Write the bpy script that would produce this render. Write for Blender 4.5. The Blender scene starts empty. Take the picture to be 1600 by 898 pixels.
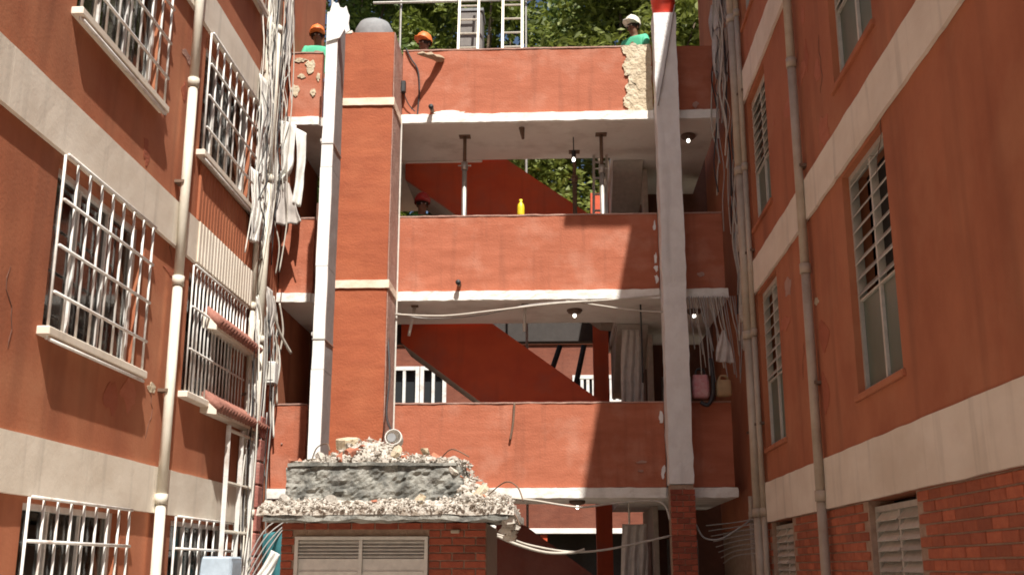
import bpy, bmesh, math, random
from mathutils import Vector, Matrix, noise
R = math.radians
random.seed(11)
S = bpy.context.scene
COL = S.collection

# ------------------------------------------------------------------ camera
cam = bpy.data.cameras.new('camera')
cam.sensor_width = 36.0
cam.lens = 36.0 * 1716 / 1600
cam.clip_start = 0.1; cam.clip_end = 2000
cam_o = bpy.data.objects.new('camera', cam); COL.objects.link(cam_o)
cam_o.location = (0, 0, 1.6)
cam_o.rotation_euler = (R(90 + 14.3), 0, R(2.5))
S.camera = cam_o

# ------------------------------------------------------------------ light
SUN = Vector((0.20, -0.66, 1.0)).normalized()
el = math.asin(SUN.z); az = math.atan2(SUN.x, SUN.y)
w = bpy.data.worlds.new('World'); S.world = w; w.use_nodes = True
wn = w.node_tree.nodes; wl = w.node_tree.links
bg = wn['Background']
sky = wn.new('ShaderNodeTexSky'); sky.sky_type = 'NISHITA'; sky.sun_disc = False
sky.sun_elevation = el; sky.sun_rotation = az; sky.air_density = 1.0; sky.dust_density = 2.5; sky.ozone_density = 1.0
wl.new(sky.outputs[0], bg.inputs[0]); bg.inputs[1].default_value = 0.060
sl = bpy.data.lights.new('sun', 'SUN'); sl.energy = 5.0; sl.angle = R(0.53); sl.color = (1.0, 0.955, 0.88)
so = bpy.data.objects.new('sun', sl); COL.objects.link(so)
so.rotation_euler = (-SUN).to_track_quat('-Z', 'Y').to_euler(); so.location = (5, -10, 30)
S.view_settings.view_transform = 'Standard'; S.view_settings.look = 'None'
S.view_settings.gamma = 1.0; S.view_settings.use_curve_mapping = False
S.view_settings.exposure = 0.66
S.render.engine = 'CYCLES'
S.cycles.filter_width = 1.8
S.cycles.max_bounces = 7; S.cycles.diffuse_bounces = 4; S.cycles.glossy_bounces = 2; S.cycles.transmission_bounces = 3
S.cycles.caustics_reflective = False; S.cycles.caustics_refractive = False

# ------------------------------------------------------------------ materials
MAT = {}
def mat(name, c1, c2=None, rough=0.85, scale=(3, 3, 3), nscale=1.0, detail=5.0, bump=0.15, bscale=30.0, metal=0.0,
        c3=None, patch=0.35, pscale=0.9, rand=0.0, drip=0.0, dscale=(7, 7, 0.5), lo=0.35, hi=0.65):
    """plaster-like procedural surface: two colours mixed by stretched noise, a third in large patches, fine relief"""
    m = bpy.data.materials.new(name); m.use_nodes = True
    n = m.node_tree.nodes; l = m.node_tree.links
    b = n['Principled BSDF']; b.inputs['Roughness'].default_value = rough; b.inputs['Metallic'].default_value = metal
    g = n.new('ShaderNodeNewGeometry')
    mp = n.new('ShaderNodeMapping'); mp.inputs['Scale'].default_value = scale
    l.new(g.outputs['Position'], mp.inputs[0])
    nz = n.new('ShaderNodeTexNoise'); nz.inputs['Scale'].default_value = nscale; nz.inputs['Detail'].default_value = detail; nz.inputs['Roughness'].default_value = 0.62
    l.new(mp.outputs[0], nz.inputs[0])
    c2 = c2 or tuple(x * 0.75 for x in c1)
    rp = n.new('ShaderNodeMapRange'); rp.inputs[1].default_value = lo; rp.inputs[2].default_value = hi
    l.new(nz.outputs[0], rp.inputs[0])
    mx = n.new('ShaderNodeMix'); mx.data_type = 'RGBA'
    mx.inputs[6].default_value = (*c1, 1); mx.inputs[7].default_value = (*c2, 1)
    l.new(rp.outputs[0], mx.inputs[0]); out = mx.outputs[2]
    if c3:
        n2 = n.new('ShaderNodeTexNoise'); n2.inputs['Scale'].default_value = pscale; n2.inputs['Detail'].default_value = 6.0; n2.inputs['Roughness'].default_value = 0.6
        l.new(g.outputs['Position'], n2.inputs[0])
        r2 = n.new('ShaderNodeMapRange'); r2.inputs[1].default_value = 0.5; r2.inputs[2].default_value = 0.75; r2.inputs[4].default_value = patch
        l.new(n2.outputs[0], r2.inputs[0])
        m2 = n.new('ShaderNodeMix'); m2.data_type = 'RGBA'; m2.inputs[7].default_value = (*c3, 1)
        l.new(r2.outputs[0], m2.inputs[0]); l.new(out, m2.inputs[6]); out = m2.outputs[2]
    if drip:
        mp3 = n.new('ShaderNodeMapping'); mp3.inputs['Scale'].default_value = dscale
        l.new(g.outputs['Position'], mp3.inputs[0])
        n3 = n.new('ShaderNodeTexNoise'); n3.inputs['Scale'].default_value = 1.0; n3.inputs['Detail'].default_value = 3.0
        l.new(mp3.outputs[0], n3.inputs[0])
        r3 = n.new('ShaderNodeMapRange'); r3.inputs[1].default_value = 0.55; r3.inputs[2].default_value = 0.75; r3.inputs[4].default_value = drip
        l.new(n3.outputs[0], r3.inputs[0])
        m3 = n.new('ShaderNodeMix'); m3.data_type = 'RGBA'; m3.inputs[7].default_value = tuple(x * 0.45 for x in c1) + (1,)
        l.new(r3.outputs[0], m3.inputs[0]); l.new(out, m3.inputs[6]); out = m3.outputs[2]
    if rand:
        oi = n.new('ShaderNodeObjectInfo'); hs = n.new('ShaderNodeHueSaturation')
        r4 = n.new('ShaderNodeMapRange'); r4.inputs[3].default_value = 1 - rand; r4.inputs[4].default_value = 1 + rand
        l.new(oi.outputs['Random'], r4.inputs[0]); l.new(r4.outputs[0], hs.inputs['Value']); l.new(out, hs.inputs['Color']); out = hs.outputs[0]
    l.new(out, b.inputs['Base Color'])
    if bump:
        nb = n.new('ShaderNodeTexNoise'); nb.inputs['Scale'].default_value = bscale; nb.inputs['Detail'].default_value = 4.0
        l.new(g.outputs['Position'], nb.inputs[0])
        ad = n.new('ShaderNodeMath'); ad.operation = 'ADD'; l.new(nb.outputs[0], ad.inputs[0]); l.new(nz.outputs[0], ad.inputs[1])
        bp = n.new('ShaderNodeBump'); bp.inputs['Strength'].default_value = bump; bp.inputs['Distance'].default_value = 0.03
        l.new(ad.outputs[0], bp.inputs['Height']); l.new(bp.outputs[0], b.inputs['Normal'])
    MAT[name] = m
    return m
def plain(name, c, rough=0.6, metal=0.0, rand=0.0):
    return mat(name, c, tuple(x * 0.82 for x in c), rough=rough, metal=metal, bump=0.05, nscale=4, rand=rand)

TC = (0.42, 0.130, 0.068)
mat('terracotta', TC, (0.345, 0.098, 0.047), scale=(1.3, 1.3, 6.0), nscale=1.5, detail=9, bump=0.22, bscale=38, c3=(0.50, 0.23, 0.155), patch=0.8, pscale=1.6, drip=0.45, lo=0.38, hi=0.68)
mat('terracotta_pier', (0.37, 0.096, 0.037), (0.30, 0.072, 0.027), scale=(1.3, 1.3, 5.5), nscale=1.5, detail=9, bump=0.22, bscale=42, c3=(0.44, 0.14, 0.06), patch=0.5, pscale=1.4, drip=0.15)
mat('terracotta_wing', (0.44, 0.152, 0.07), (0.34, 0.104, 0.045), scale=(1, 1, 0.8), nscale=1.3, detail=10, bump=0.09, bscale=30, c3=(0.47, 0.20, 0.10), patch=0.8, pscale=0.8, drip=0.6, dscale=(2.6, 2.6, 0.22))
mat('patch_a', (0.46, 0.155, 0.085), (0.40, 0.12, 0.06), scale=(2, 2, 5), nscale=2, bump=0.25)
mat('patch_b', (0.37, 0.10, 0.048), (0.32, 0.085, 0.038), scale=(2, 2, 5), nscale=2, bump=0.25)
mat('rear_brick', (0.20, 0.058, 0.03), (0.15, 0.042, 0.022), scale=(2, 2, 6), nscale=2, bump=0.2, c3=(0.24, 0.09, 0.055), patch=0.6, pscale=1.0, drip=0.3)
mat('pier_edge', (0.45, 0.27, 0.21), (0.34, 0.19, 0.15), scale=(3, 3, 3), bump=0.3, c3=(0.5, 0.4, 0.34), patch=0.5, pscale=5)
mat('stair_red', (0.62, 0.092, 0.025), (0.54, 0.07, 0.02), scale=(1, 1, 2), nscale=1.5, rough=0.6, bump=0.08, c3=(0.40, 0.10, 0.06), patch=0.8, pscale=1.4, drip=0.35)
mat('stair_red_shaded', (0.17, 0.035, 0.02), (0.12, 0.026, 0.016), scale=(1, 1, 2), nscale=1.5, rough=0.7, bump=0.1, c3=(0.2, 0.08, 0.06), patch=0.6, pscale=1.5)  # darker copy of the stair red: ground floor shade put into the colour
mat('cream', (0.80, 0.73, 0.62), (0.70, 0.62, 0.51), scale=(0.7, 0.7, 1.5), nscale=1.5, bump=0.06, c3=(0.55, 0.46, 0.36), patch=0.4, pscale=1.1, drip=0.4)
mat('peach', (0.82, 0.68, 0.55), (0.76, 0.58, 0.44), scale=(2, 2, 3), nscale=2, bump=0.15, c3=(0.6, 0.36, 0.24), patch=0.4, pscale=3)
mat('white_paint', (0.86, 0.84, 0.79), (0.78, 0.75, 0.69), scale=(3, 3, 6), nscale=2, bump=0.18, c3=(0.5, 0.44, 0.36), patch=0.4, pscale=3.0, drip=0.2)
mat('column_paint', (0.80, 0.79, 0.77), (0.72, 0.70, 0.68), scale=(3, 3, 2), nscale=2, bump=0.35, bscale=14, c3=(0.5, 0.47, 0.45), patch=0.35, pscale=2.6, drip=0.35)
mat('duct_paint', (0.82, 0.82, 0.80), (0.76, 0.76, 0.74), nscale=1.5, rough=0.5, bump=0.06, c3=(0.55, 0.52, 0.48), patch=0.3, pscale=2, drip=0.2)
mat('soffit', (0.80, 0.76, 0.70), (0.72, 0.67, 0.61), scale=(1, 1, 1), nscale=1.3, bump=0.12, c3=(0.36, 0.29, 0.23), patch=0.6, pscale=1.4)
mat('concrete', (0.27, 0.265, 0.235), (0.10, 0.10, 0.09), scale=(3, 3, 3), nscale=2.2, detail=9, bump=0.6, bscale=26, c3=(0.36, 0.35, 0.32), patch=0.6, pscale=7, lo=0.42, hi=0.58)
mat('masonry', (0.62, 0.52, 0.37), (0.46, 0.37, 0.25), scale=(3, 3, 3), nscale=3, detail=9, bump=0.8, bscale=18, c3=(0.68, 0.62, 0.5), patch=0.6, pscale=6)
mat('ground', (0.52, 0.48, 0.42), (0.42, 0.38, 0.33), scale=(1, 1, 1), nscale=0.8, bump=0.2, c3=(0.45, 0.36, 0.3), patch=0.5, pscale=0.4)
mat('soil', (0.16, 0.13, 0.08), (0.09, 0.1, 0.045), nscale=0.3, bump=0.4, bscale=6)
mat('brick', (0.36, 0.085, 0.042), (0.27, 0.06, 0.032), scale=(6, 6, 8), nscale=2, bump=0.3, bscale=60, rand=0.28)
mat('brick_orange', (0.42, 0.12, 0.055), (0.33, 0.085, 0.04), scale=(6, 6, 8), nscale=2, bump=0.3, bscale=60, rand=0.25)
mat('mortar', (0.42, 0.30, 0.22), (0.32, 0.22, 0.16), nscale=5, bump=0.4)
mat('rubble', (0.54, 0.50, 0.44), (0.38, 0.34, 0.29), nscale=3, bump=0.5, bscale=35, rand=0.22)
mat('rubble_fine', (0.54, 0.50, 0.44), (0.30, 0.25, 0.20), nscale=6, bump=0.6, bscale=35, lo=0.45, hi=0.62)
mat('rubble_red', (0.46, 0.17, 0.095), (0.36, 0.13, 0.08), nscale=3, bump=0.5, rand=0.2)
mat('pvc', (0.74, 0.70, 0.60), (0.62, 0.57, 0.47), scale=(2, 2, 1), nscale=2, rough=0.5, bump=0.05, c3=(0.4, 0.34, 0.26), patch=0.5, pscale=2.4)
mat('pipe_brown', (0.46, 0.38, 0.29), (0.38, 0.3, 0.22), nscale=2, rough=0.6, bump=0.06, c3=(0.55, 0.48, 0.4), patch=0.6, pscale=1.8)
mat('clay', (0.36, 0.13, 0.10), (0.27, 0.09, 0.07), nscale=3, bump=0.3, c3=(0.5, 0.33, 0.28), patch=0.6, pscale=4)
plain('duct_body', (0.27, 0.265, 0.26), 0.7)
mat('white_metal', (0.78, 0.77, 0.74), (0.68, 0.66, 0.62), rough=0.5, nscale=4, bump=0.05, c3=(0.30, 0.17, 0.10), patch=0.75, pscale=3.5)
plain('shutter', (0.72, 0.68, 0.63), 0.6)
plain('louvre', (0.55, 0.52, 0.46), 0.5, rand=0.2)
plain('steel', (0.50, 0.48, 0.44), 0.45, 0.6)
plain('rust', (0.20, 0.13, 0.09), 0.75, 0.3)
plain('black', (0.03, 0.03, 0.032), 0.6)
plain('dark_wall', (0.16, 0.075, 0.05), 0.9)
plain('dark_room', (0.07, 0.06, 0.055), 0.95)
plain('door_grey', (0.20, 0.18, 0.165), 0.7)
plain('door_brown', (0.15, 0.095, 0.07), 0.7)
plain('beige_wall', (0.5, 0.44, 0.38), 0.9)
plain('cable_white', (0.72, 0.69, 0.62), 0.55)
plain('cable_grey', (0.36, 0.34, 0.32), 0.55)
plain('cable_pale', (0.52, 0.47, 0.40), 0.55)
plain('ladder', (0.62, 0.56, 0.46), 0.45, 0.2)
plain('wood', (0.36, 0.27, 0.18), 0.8)
plain('skin', (0.27, 0.135, 0.085), 0.6)
plain('hair', (0.02, 0.016, 0.013), 0.7)
plain('helmet_orange', (0.78, 0.19, 0.04), 0.55)
plain('helmet_white', (0.80, 0.76, 0.64), 0.6)
plain('helmet_red', (0.45, 0.03, 0.03), 0.35)
plain('mint', (0.10, 0.55, 0.32), 0.8)
plain('green_shirt', (0.03, 0.22, 0.10), 0.85)
plain('navy', (0.03, 0.045, 0.09), 0.85)
plain('beige_cloth', (0.52, 0.46, 0.34), 0.9)
plain('denim', (0.05, 0.07, 0.13), 0.9)
plain('boot', (0.05, 0.035, 0.025), 0.7)
plain('eye', (0.6, 0.58, 0.54), 0.3)
plain('plastic_red', (0.74, 0.07, 0.04), 0.4)
plain('plastic_yellow', (0.78, 0.62, 0.03), 0.4)
mat('plastic_pink', (0.50, 0.17, 0.20), (0.55, 0.33, 0.33), rough=0.7, scale=(9, 9, 9), nscale=1.5, bump=0.2, c3=(0.3, 0.1, 0.12), patch=0.6, pscale=9)
plain('wicker', (0.42, 0.28, 0.15), 0.8)
plain('tank_grey', (0.26, 0.265, 0.27), 0.8)
plain('cloth_white', (0.78, 0.76, 0.71), 0.9)
plain('cloth_grey', (0.55, 0.50, 0.46), 0.9)
plain('teal', (0.03, 0.16, 0.18), 0.8)
plain('pale_blue', (0.42, 0.50, 0.58), 0.6)
mat('bark', (0.16, 0.11, 0.07), (0.09, 0.06, 0.04), scale=(6, 6, 1), nscale=2, bump=0.6)
mat('roof_tile', (0.34, 0.15, 0.11), (0.27, 0.11, 0.08), nscale=4, bump=0.3, rand=0.2)
def glass(name, c, rough=0.12):
    m = bpy.data.materials.new(name); m.use_nodes = True; b = m.node_tree.nodes['Principled BSDF']
    nz = m.node_tree.nodes.new('ShaderNodeTexNoise'); nz.inputs['Scale'].default_value = 2.0
    mr = m.node_tree.nodes.new('ShaderNodeMapRange'); mr.inputs[3].default_value = rough; mr.inputs[4].default_value = rough + 0.2
    m.node_tree.links.new(nz.outputs[0], mr.inputs[0]); m.node_tree.links.new(mr.outputs[0], b.inputs['Roughness'])
    b.inputs['Base Color'].default_value = (*c, 1); b.inputs['Specular IOR Level'].default_value = 0.6
    MAT[name] = m
glass('pane_dark', (0.03, 0.033, 0.035))
def clear(name, tint):
    m = bpy.data.materials.new(name); m.use_nodes = True; n = m.node_tree.nodes; l = m.node_tree.links
    tr = n.new('ShaderNodeBsdfTransparent'); tr.inputs[0].default_value = (*tint, 1)
    gl = n.new('ShaderNodeBsdfGlossy'); gl.inputs['Roughness'].default_value = 0.06
    fr = n.new('ShaderNodeFresnel'); fr.inputs[0].default_value = 1.5
    nz = n.new('ShaderNodeTexNoise'); nz.inputs['Scale'].default_value = 3.0; g = n.new('ShaderNodeNewGeometry'); l.new(g.outputs['Position'], nz.inputs[0])
    df = n.new('ShaderNodeBsdfDiffuse'); df.inputs[0].default_value = (0.4, 0.37, 0.33, 1)
    mr = n.new('ShaderNodeMapRange'); mr.inputs[1].default_value = 0.4; mr.inputs[2].default_value = 0.8; mr.inputs[4].default_value = 0.22; l.new(nz.outputs[0], mr.inputs[0])
    m1 = n.new('ShaderNodeMixShader'); l.new(mr.outputs[0], m1.inputs[0]); l.new(tr.outputs[0], m1.inputs[1]); l.new(df.outputs[0], m1.inputs[2])
    m2 = n.new('ShaderNodeMixShader'); l.new(fr.outputs[0], m2.inputs[0]); l.new(m1.outputs[0], m2.inputs[1]); l.new(gl.outputs[0], m2.inputs[2])
    l.new(m2.outputs[0], n['Material Output'].inputs[0]); MAT[name] = m
clear('pane_clear', (0.75, 0.78, 0.76))
glass('pane_grey', (0.22, 0.23, 0.22), 0.3)
glass('pane_green', (0.09, 0.12, 0.09), 0.3)
def emis(name, c, s):
    m = bpy.data.materials.new(name); m.use_nodes = True; b = m.node_tree.nodes['Principled BSDF']
    b.inputs['Base Color'].default_value = (*c, 1); b.inputs['Emission Color'].default_value = (*c, 1); b.inputs['Emission Strength'].default_value = s; m.cycles.emission_sampling = 'NONE'
    MAT[name] = m
emis('bulb_on', (1.0, 0.93, 0.8), 3.0)
def leafmat(name, c1, c2):
    m = bpy.data.materials.new(name); m.use_nodes = True; n = m.node_tree.nodes; l = m.node_tree.links
    b = n['Principled BSDF']; b.inputs['Roughness'].default_value = 0.55
    g = n.new('ShaderNodeNewGeometry'); nz = n.new('ShaderNodeTexNoise'); nz.inputs['Scale'].default_value = 1.1; nz.inputs['Detail'].default_value = 5
    l.new(g.outputs['Position'], nz.inputs[0])
    r0 = n.new('ShaderNodeMapRange'); r0.inputs[1].default_value = 0.3; r0.inputs[2].default_value = 0.7; l.new(nz.outputs[0], r0.inputs[0])
    ad = n.new('ShaderNodeMath'); ad.operation = 'MULTIPLY_ADD'; ad.inputs[1].default_value = 0.6; l.new(g.outputs['Random Per Island'], ad.inputs[0])
    m0 = n.new('ShaderNodeMath'); m0.operation = 'MULTIPLY'; m0.inputs[1].default_value = 0.45; l.new(r0.outputs[0], m0.inputs[0]); l.new(m0.outputs[0], ad.inputs[2])
    mx = n.new('ShaderNodeMix'); mx.data_type = 'RGBA'; mx.inputs[6].default_value = (*c1, 1); mx.inputs[7].default_value = (*c2, 1)
    l.new(ad.outputs[0], mx.inputs[0]); l.new(mx.outputs[2], b.inputs['Base Color'])
    tr = n.new('ShaderNodeBsdfTranslucent'); l.new(mx.outputs[2], tr.inputs[0])
    ms = n.new('ShaderNodeMixShader'); ms.inputs[0].default_value = 0.38
    l.new(b.outputs[0], ms.inputs[1]); l.new(tr.outputs[0], ms.inputs[2])
    l.new(ms.outputs[0], n['Material Output'].inputs[0]); MAT[name] = m
leafmat('leaf_a', (0.075, 0.105, 0.018), (0.26, 0.30, 0.055))
leafmat('leaf_b', (0.05, 0.09, 0.02), (0.18, 0.235, 0.045))
leafmat('leaf_c', (0.09, 0.12, 0.022), (0.29, 0.32, 0.065))

# ------------------------------------------------------------------ mesh helpers
class MB:
    def __init__(s): s.v = []; s.f = []
    def add(s, vs, fs):
        o = len(s.v); s.v += [tuple(p) for p in vs]; s.f += [tuple(i + o for i in f) for f in fs]; return s
    def box(s, x0, x1, y0, y1, z0, z1, c=0.0):
        x0, x1 = sorted((x0, x1)); y0, y1 = sorted((y0, y1)); z0, z1 = sorted((z0, z1))
        if c <= 0:
            return s.add([(x0,y0,z0),(x1,y0,z0),(x1,y1,z0),(x0,y1,z0),(x0,y0,z1),(x1,y0,z1),(x1,y1,z1),(x0,y1,z1)],
                         [(0,3,2,1),(4,5,6,7),(0,1,5,4),(1,2,6,5),(2,3,7,6),(3,0,4,7)])
        c = min(c, (x1-x0)*.45, (y1-y0)*.45, (z1-z0)*.45)
        # chamfered box as the hull of 24 points
        pts = []
        for X, sx in ((x0, 1), (x1, -1)):
            for Y, sy in ((y0, 1), (y1, -1)):
                for Z, sz in ((z0, 1), (z1, -1)):
                    pts += [(X, Y+sy*c, Z+sz*c), (X+sx*c, Y, Z+sz*c), (X+sx*c, Y+sy*c, Z)]
        i = lambda a, b, d, k: ((a*2+b)*2+d)*3+k
        F = []
        for a in (0, 1):
            q = [i(a,0,0,0), i(a,1,0,0), i(a,1,1,0), i(a,0,1,0)]; F.append(q if a else q[::-1])
            q = [i(0,a,0,1), i(1,a,0,1), i(1,a,1,1), i(0,a,1,1)]; F.append(q[::-1] if a else q)
            q = [i(0,0,a,2), i(1,0,a,2), i(1,1,a,2), i(0,1,a,2)]; F.append(q if a else q[::-1])
        for a in (0, 1):
            for b in (0, 1):
                F.append([i(a,b,0,0), i(a,b,1,0), i(a,b,1,1), i(a,b,0,1)])
                F.append([i(a,0,b,0), i(a,1,b,0), i(a,1,b,2), i(a,0,b,2)])
                F.append([i(0,a,b,1), i(1,a,b,1), i(1,a,b,2), i(0,a,b,2)])
                for d in (0, 1): F.append([i(a,b,d,0), i(a,b,d,1), i(a,b,d,2)])
        return s.add(pts, F)
    def tube(s, pts, r, n=8, cap=True):
        pts = [Vector(p) for p in pts]; k = len(pts); rs = r if isinstance(r, (list, tuple)) else [r]*k
        o = len(s.v); up = None
        for i, p in enumerate(pts):
            t = (pts[min(i+1, k-1)] - pts[max(i-1, 0)])
            t = t.normalized() if t.length > 1e-9 else Vector((0, 0, 1))
            if up is None: up = t.orthogonal().normalized()
            up = (up - t*up.dot(t)); up = up.normalized() if up.length > 1e-6 else t.orthogonal().normalized()
            b = t.cross(up)
            for j in range(n):
                a = 2*math.pi*j/n; s.v.append(tuple(p + (up*math.cos(a) + b*math.sin(a))*rs[i]))
        for i in range(k-1):
            for j in range(n):
                s.f.append((o+i*n+j, o+i*n+(j+1)%n, o+(i+1)*n+(j+1)%n, o+(i+1)*n+j))
        if cap:
            s.f.append(tuple(o+j for j in range(n))[::-1]); s.f.append(tuple(o+(k-1)*n+j for j in range(n)))
        return s
    def lathe(s, prof, n=16, c=(0, 0, 0)):
        o = len(s.v); k = len(prof)
        for r, z in prof:
            for j in range(n):
                a = 2*math.pi*j/n; s.v.append((c[0]+r*math.cos(a), c[1]+r*math.sin(a), c[2]+z))
        for i in range(k-1):
            for j in range(n): s.f.append((o+i*n+j, o+i*n+(j+1)%n, o+(i+1)*n+(j+1)%n, o+(i+1)*n+j))
        return s
    def prism(s, poly, axis, a, b):
        """poly: list of (u,v); axis 'x' -> (y,z), 'y' -> (x,z), 'z' -> (x,y)"""
        def P(u, v, t): return {'x': (t, u, v), 'y': (u, t, v), 'z': (u, v, t)}[axis]
        n = len(poly); o = len(s.v)
        s.v += [P(u, v, a) for u, v in poly] + [P(u, v, b) for u, v in poly]
        s.f.append(tuple(range(o, o+n))); s.f.append(tuple(range(o+n, o+2*n))[::-1])
        for i in range(n): s.f.append((o+i, o+n+i, o+n+(i+1)%n, o+(i+1)%n))
        return s
    def xf(s, M):
        s.v = [tuple(M @ Vector(p)) for p in s.v]; return s
    def mesh(s, name, m, smooth=False):
        me = bpy.data.meshes.new(name); me.from_pydata(s.v, [], s.f); me.update()
        b = bmesh.new(); b.from_mesh(me); bmesh.ops.recalc_face_normals(b, faces=b.faces); b.to_mesh(me); b.free()
        if smooth:
            for p in me.polygons: p.use_smooth = True
        me.materials.append(MAT[m]); return me
    def build(s, name, m, parent=None, smooth=False):
        return link(name, s.mesh(name, m, smooth), parent)
def link(name, me, parent=None):
    o = bpy.data.objects.new(name, me); COL.objects.link(o)
    if parent:
        o.parent = parent
        q = parent; L = Vector((0, 0, 0))
        while q: L += q.location; q = q.parent
        o.location = -L if me and not getattr(me, '_loc', False) else (0, 0, 0)
    return o
def tag(o, label=None, cat=None, group=None, kind=None):
    if label: o['label'] = label
    if cat: o['category'] = cat
    if group: o['group'] = group
    if kind: o['kind'] = kind
    return o
def thing(name, label, cat, loc=(0, 0, 0), group=None):
    o = bpy.data.objects.new(name, None); COL.objects.link(o); o.location = loc; o.empty_display_size = 0.1
    return tag(o, label, cat, group)
def piece(name, me, loc, parent, rot=None):
    """a copy of a shared mesh placed at world loc under a parent that is only translated"""
    o = bpy.data.objects.new(name, me); COL.objects.link(o); o.parent = parent
    q = parent; L = Vector((0, 0, 0))
    while q: L += q.location; q = q.parent
    o.location = Vector(loc) - L
    if rot: o.rotation_euler = rot
    return o
def box(name, b, m, parent=None, c=0.008): return MB().box(*b, c=c).build(name, m, parent)
def rough_box(name, b, m, parent, step=0.12, amp=0.008, freq=3.0):
    """a box whose faces and edges wander a little, as hand-finished plaster does"""
    x0, x1, y0, y1, z0, z1 = b
    me = bpy.data.meshes.new(name); bm = bmesh.new()
    nx, ny, nz = [max(1, min(60, int(round((q[1]-q[0])/step)))) for q in ((x0, x1), (y0, y1), (z0, z1))]
    def P(i, j, k): return (x0+(x1-x0)*i/nx, y0+(y1-y0)*j/ny, z0+(z1-z0)*k/nz)
    cache = {}
    def V(i, j, k):
        if (i, j, k) not in cache:
            p = Vector(P(i, j, k)); d = noise.noise_vector(p*freq)*amp + noise.noise_vector(p*freq*3.7+Vector((9, 2, 4)))*amp*0.6
            cache[(i, j, k)] = bm.verts.new(p+d)
        return cache[(i, j, k)]
    for j in range(ny):
        for k in range(nz):
            bm.faces.new([V(0,j,k), V(0,j,k+1), V(0,j+1,k+1), V(0,j+1,k)]); bm.faces.new([V(nx,j,k), V(nx,j+1,k), V(nx,j+1,k+1), V(nx,j,k+1)])
    for i in range(nx):
        for k in range(nz):
            bm.faces.new([V(i,0,k), V(i+1,0,k), V(i+1,0,k+1), V(i,0,k+1)]); bm.faces.new([V(i,ny,k), V(i,ny,k+1), V(i+1,ny,k+1), V(i+1,ny,k)])
    for i in range(nx):
        for j in range(ny):
            bm.faces.new([V(i,j,0), V(i,j+1,0), V(i+1,j+1,0), V(i+1,j,0)]); bm.faces.new([V(i,j,nz), V(i+1,j,nz), V(i+1,j+1,nz), V(i,j+1,nz)])
    bmesh.ops.recalc_face_normals(bm, faces=bm.faces); bm.to_mesh(me); bm.free(); me.materials.append(MAT[m])
    return link(name, me, parent)
def smooth_path(pts, sub=6):
    P = [Vector(p) for p in pts]
    if len(P) < 3: return P
    out = []
    for i in range(len(P)-1):
        p0 = P[max(i-1, 0)]; p1 = P[i]; p2 = P[i+1]; p3 = P[min(i+2, len(P)-1)]
        for k in range(sub):
            t = k/sub
            out.append(0.5*((2*p1)+(p2-p0)*t+(2*p0-5*p1+4*p2-p3)*t*t+(3*p1-p0-3*p2+p3)*t**3))
    out.append(P[-1]); return out
def cable(name, pts, r, m, label=None, cat=None, parent=None, group=None, n=6):
    o = MB().tube(smooth_path(pts), r, n).build(name, m, parent, smooth=True)
    if label: tag(o, label, cat, group)
    return o
def blob_poly(cx, cz, rx, rz, n=18, j=0.3, seed=0):
    rr = random.Random(seed)
    return [(cx+rx*(1+rr.uniform(-j, j))*math.cos(2*math.pi*i/n), cz+rz*(1+rr.uniform(-j, j))*math.sin(2*math.pi*i/n)) for i in range(n)]
def wall_x(xa, xb, y0, y1, z0, z1, holes):
    """a wall of thickness xa..xb along y with rectangular openings (ya,yb,za,zb)"""
    ys = sorted({y0, y1, *[h[0] for h in holes], *[h[1] for h in holes]}); zs = sorted({z0, z1, *[h[2] for h in holes], *[h[3] for h in holes]})
    mb = MB()
    for i in range(len(ys)-1):
        run = None
        for k in range(len(zs)):
            solid = k < len(zs)-1 and not any(h[0] <= ys[i]+1e-6 and ys[i+1] <= h[1]+1e-6 and h[2] <= zs[k]+1e-6 and zs[k+1] <= h[3]+1e-6 for h in holes)
            if solid and run is None: run = zs[k]
            if not solid and run is not None:
                mb.box(xa, xb, ys[i], ys[i+1], run, zs[k]); run = None
    return mb

# ------------------------------------------------------------------ ground
tag(MB().box(-300, 300, -300, 300, -0.6, -0.004).build('terrain', 'soil'), kind='structure')
tag(MB().box(-12, 12, -20, 20.2, -0.3, 0).build('courtyard_pavement', 'ground'), kind='structure')

# ------------------------------------------------------------------ stair block (the back building)
blk = thing('stair_block', 'terracotta walkway block with open stairs, solid balconies and white slab edges between the wings', 'building', (0, 15, 0))
FL = [2.64, 5.37, 8.05]
PT = [3.78, 6.48, 9.09]
for z in FL:
    MB().prism([(-3.99, 15.0), (2.36, 15.0), (2.36, 19.0), (0.86, 19.0), (0.86, 16.5), (-3.0, 16.5), (-3.0, 18.6), (-3.99, 18.6)], 'z', z-0.13, z).build('floor_slab', 'soffit', blk)
# white slab edges, one for each storey and bay
for z, (a, b) in zip(FL, [(-0.05, 0), (0, 0), (0, 0)]):
    for x0, x1 in ((-3.99, -3.5), (-2.285, 1.41), (1.77, 2.36)):
        rough_box('slab_edge', (x0, x1, 14.93, 14.998, z-0.135, z-0.004), 'white_paint', blk, 0.045, 0.010, 7)
# balcony walls
par = {}
for li, (z, t) in enumerate(zip(FL, PT)):
    for bi, (x0, x1) in enumerate(((-3.985, -3.5), (-2.285, 1.42), (1.78, 2.33))):
        par[li, bi] = rough_box('balcony_wall', (x0, x1, 15.0, 15.13, z+0.004, t), 'terracotta', blk, 0.12, 0.007, 2.2)
        if not (li == 2 and bi == 2):
            rough_box('coping', (x0, x1, 14.99, 15.14, t+0.003, t+0.022), 'pier_edge', par[li, bi], 0.06, 0.006, 5)
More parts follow.
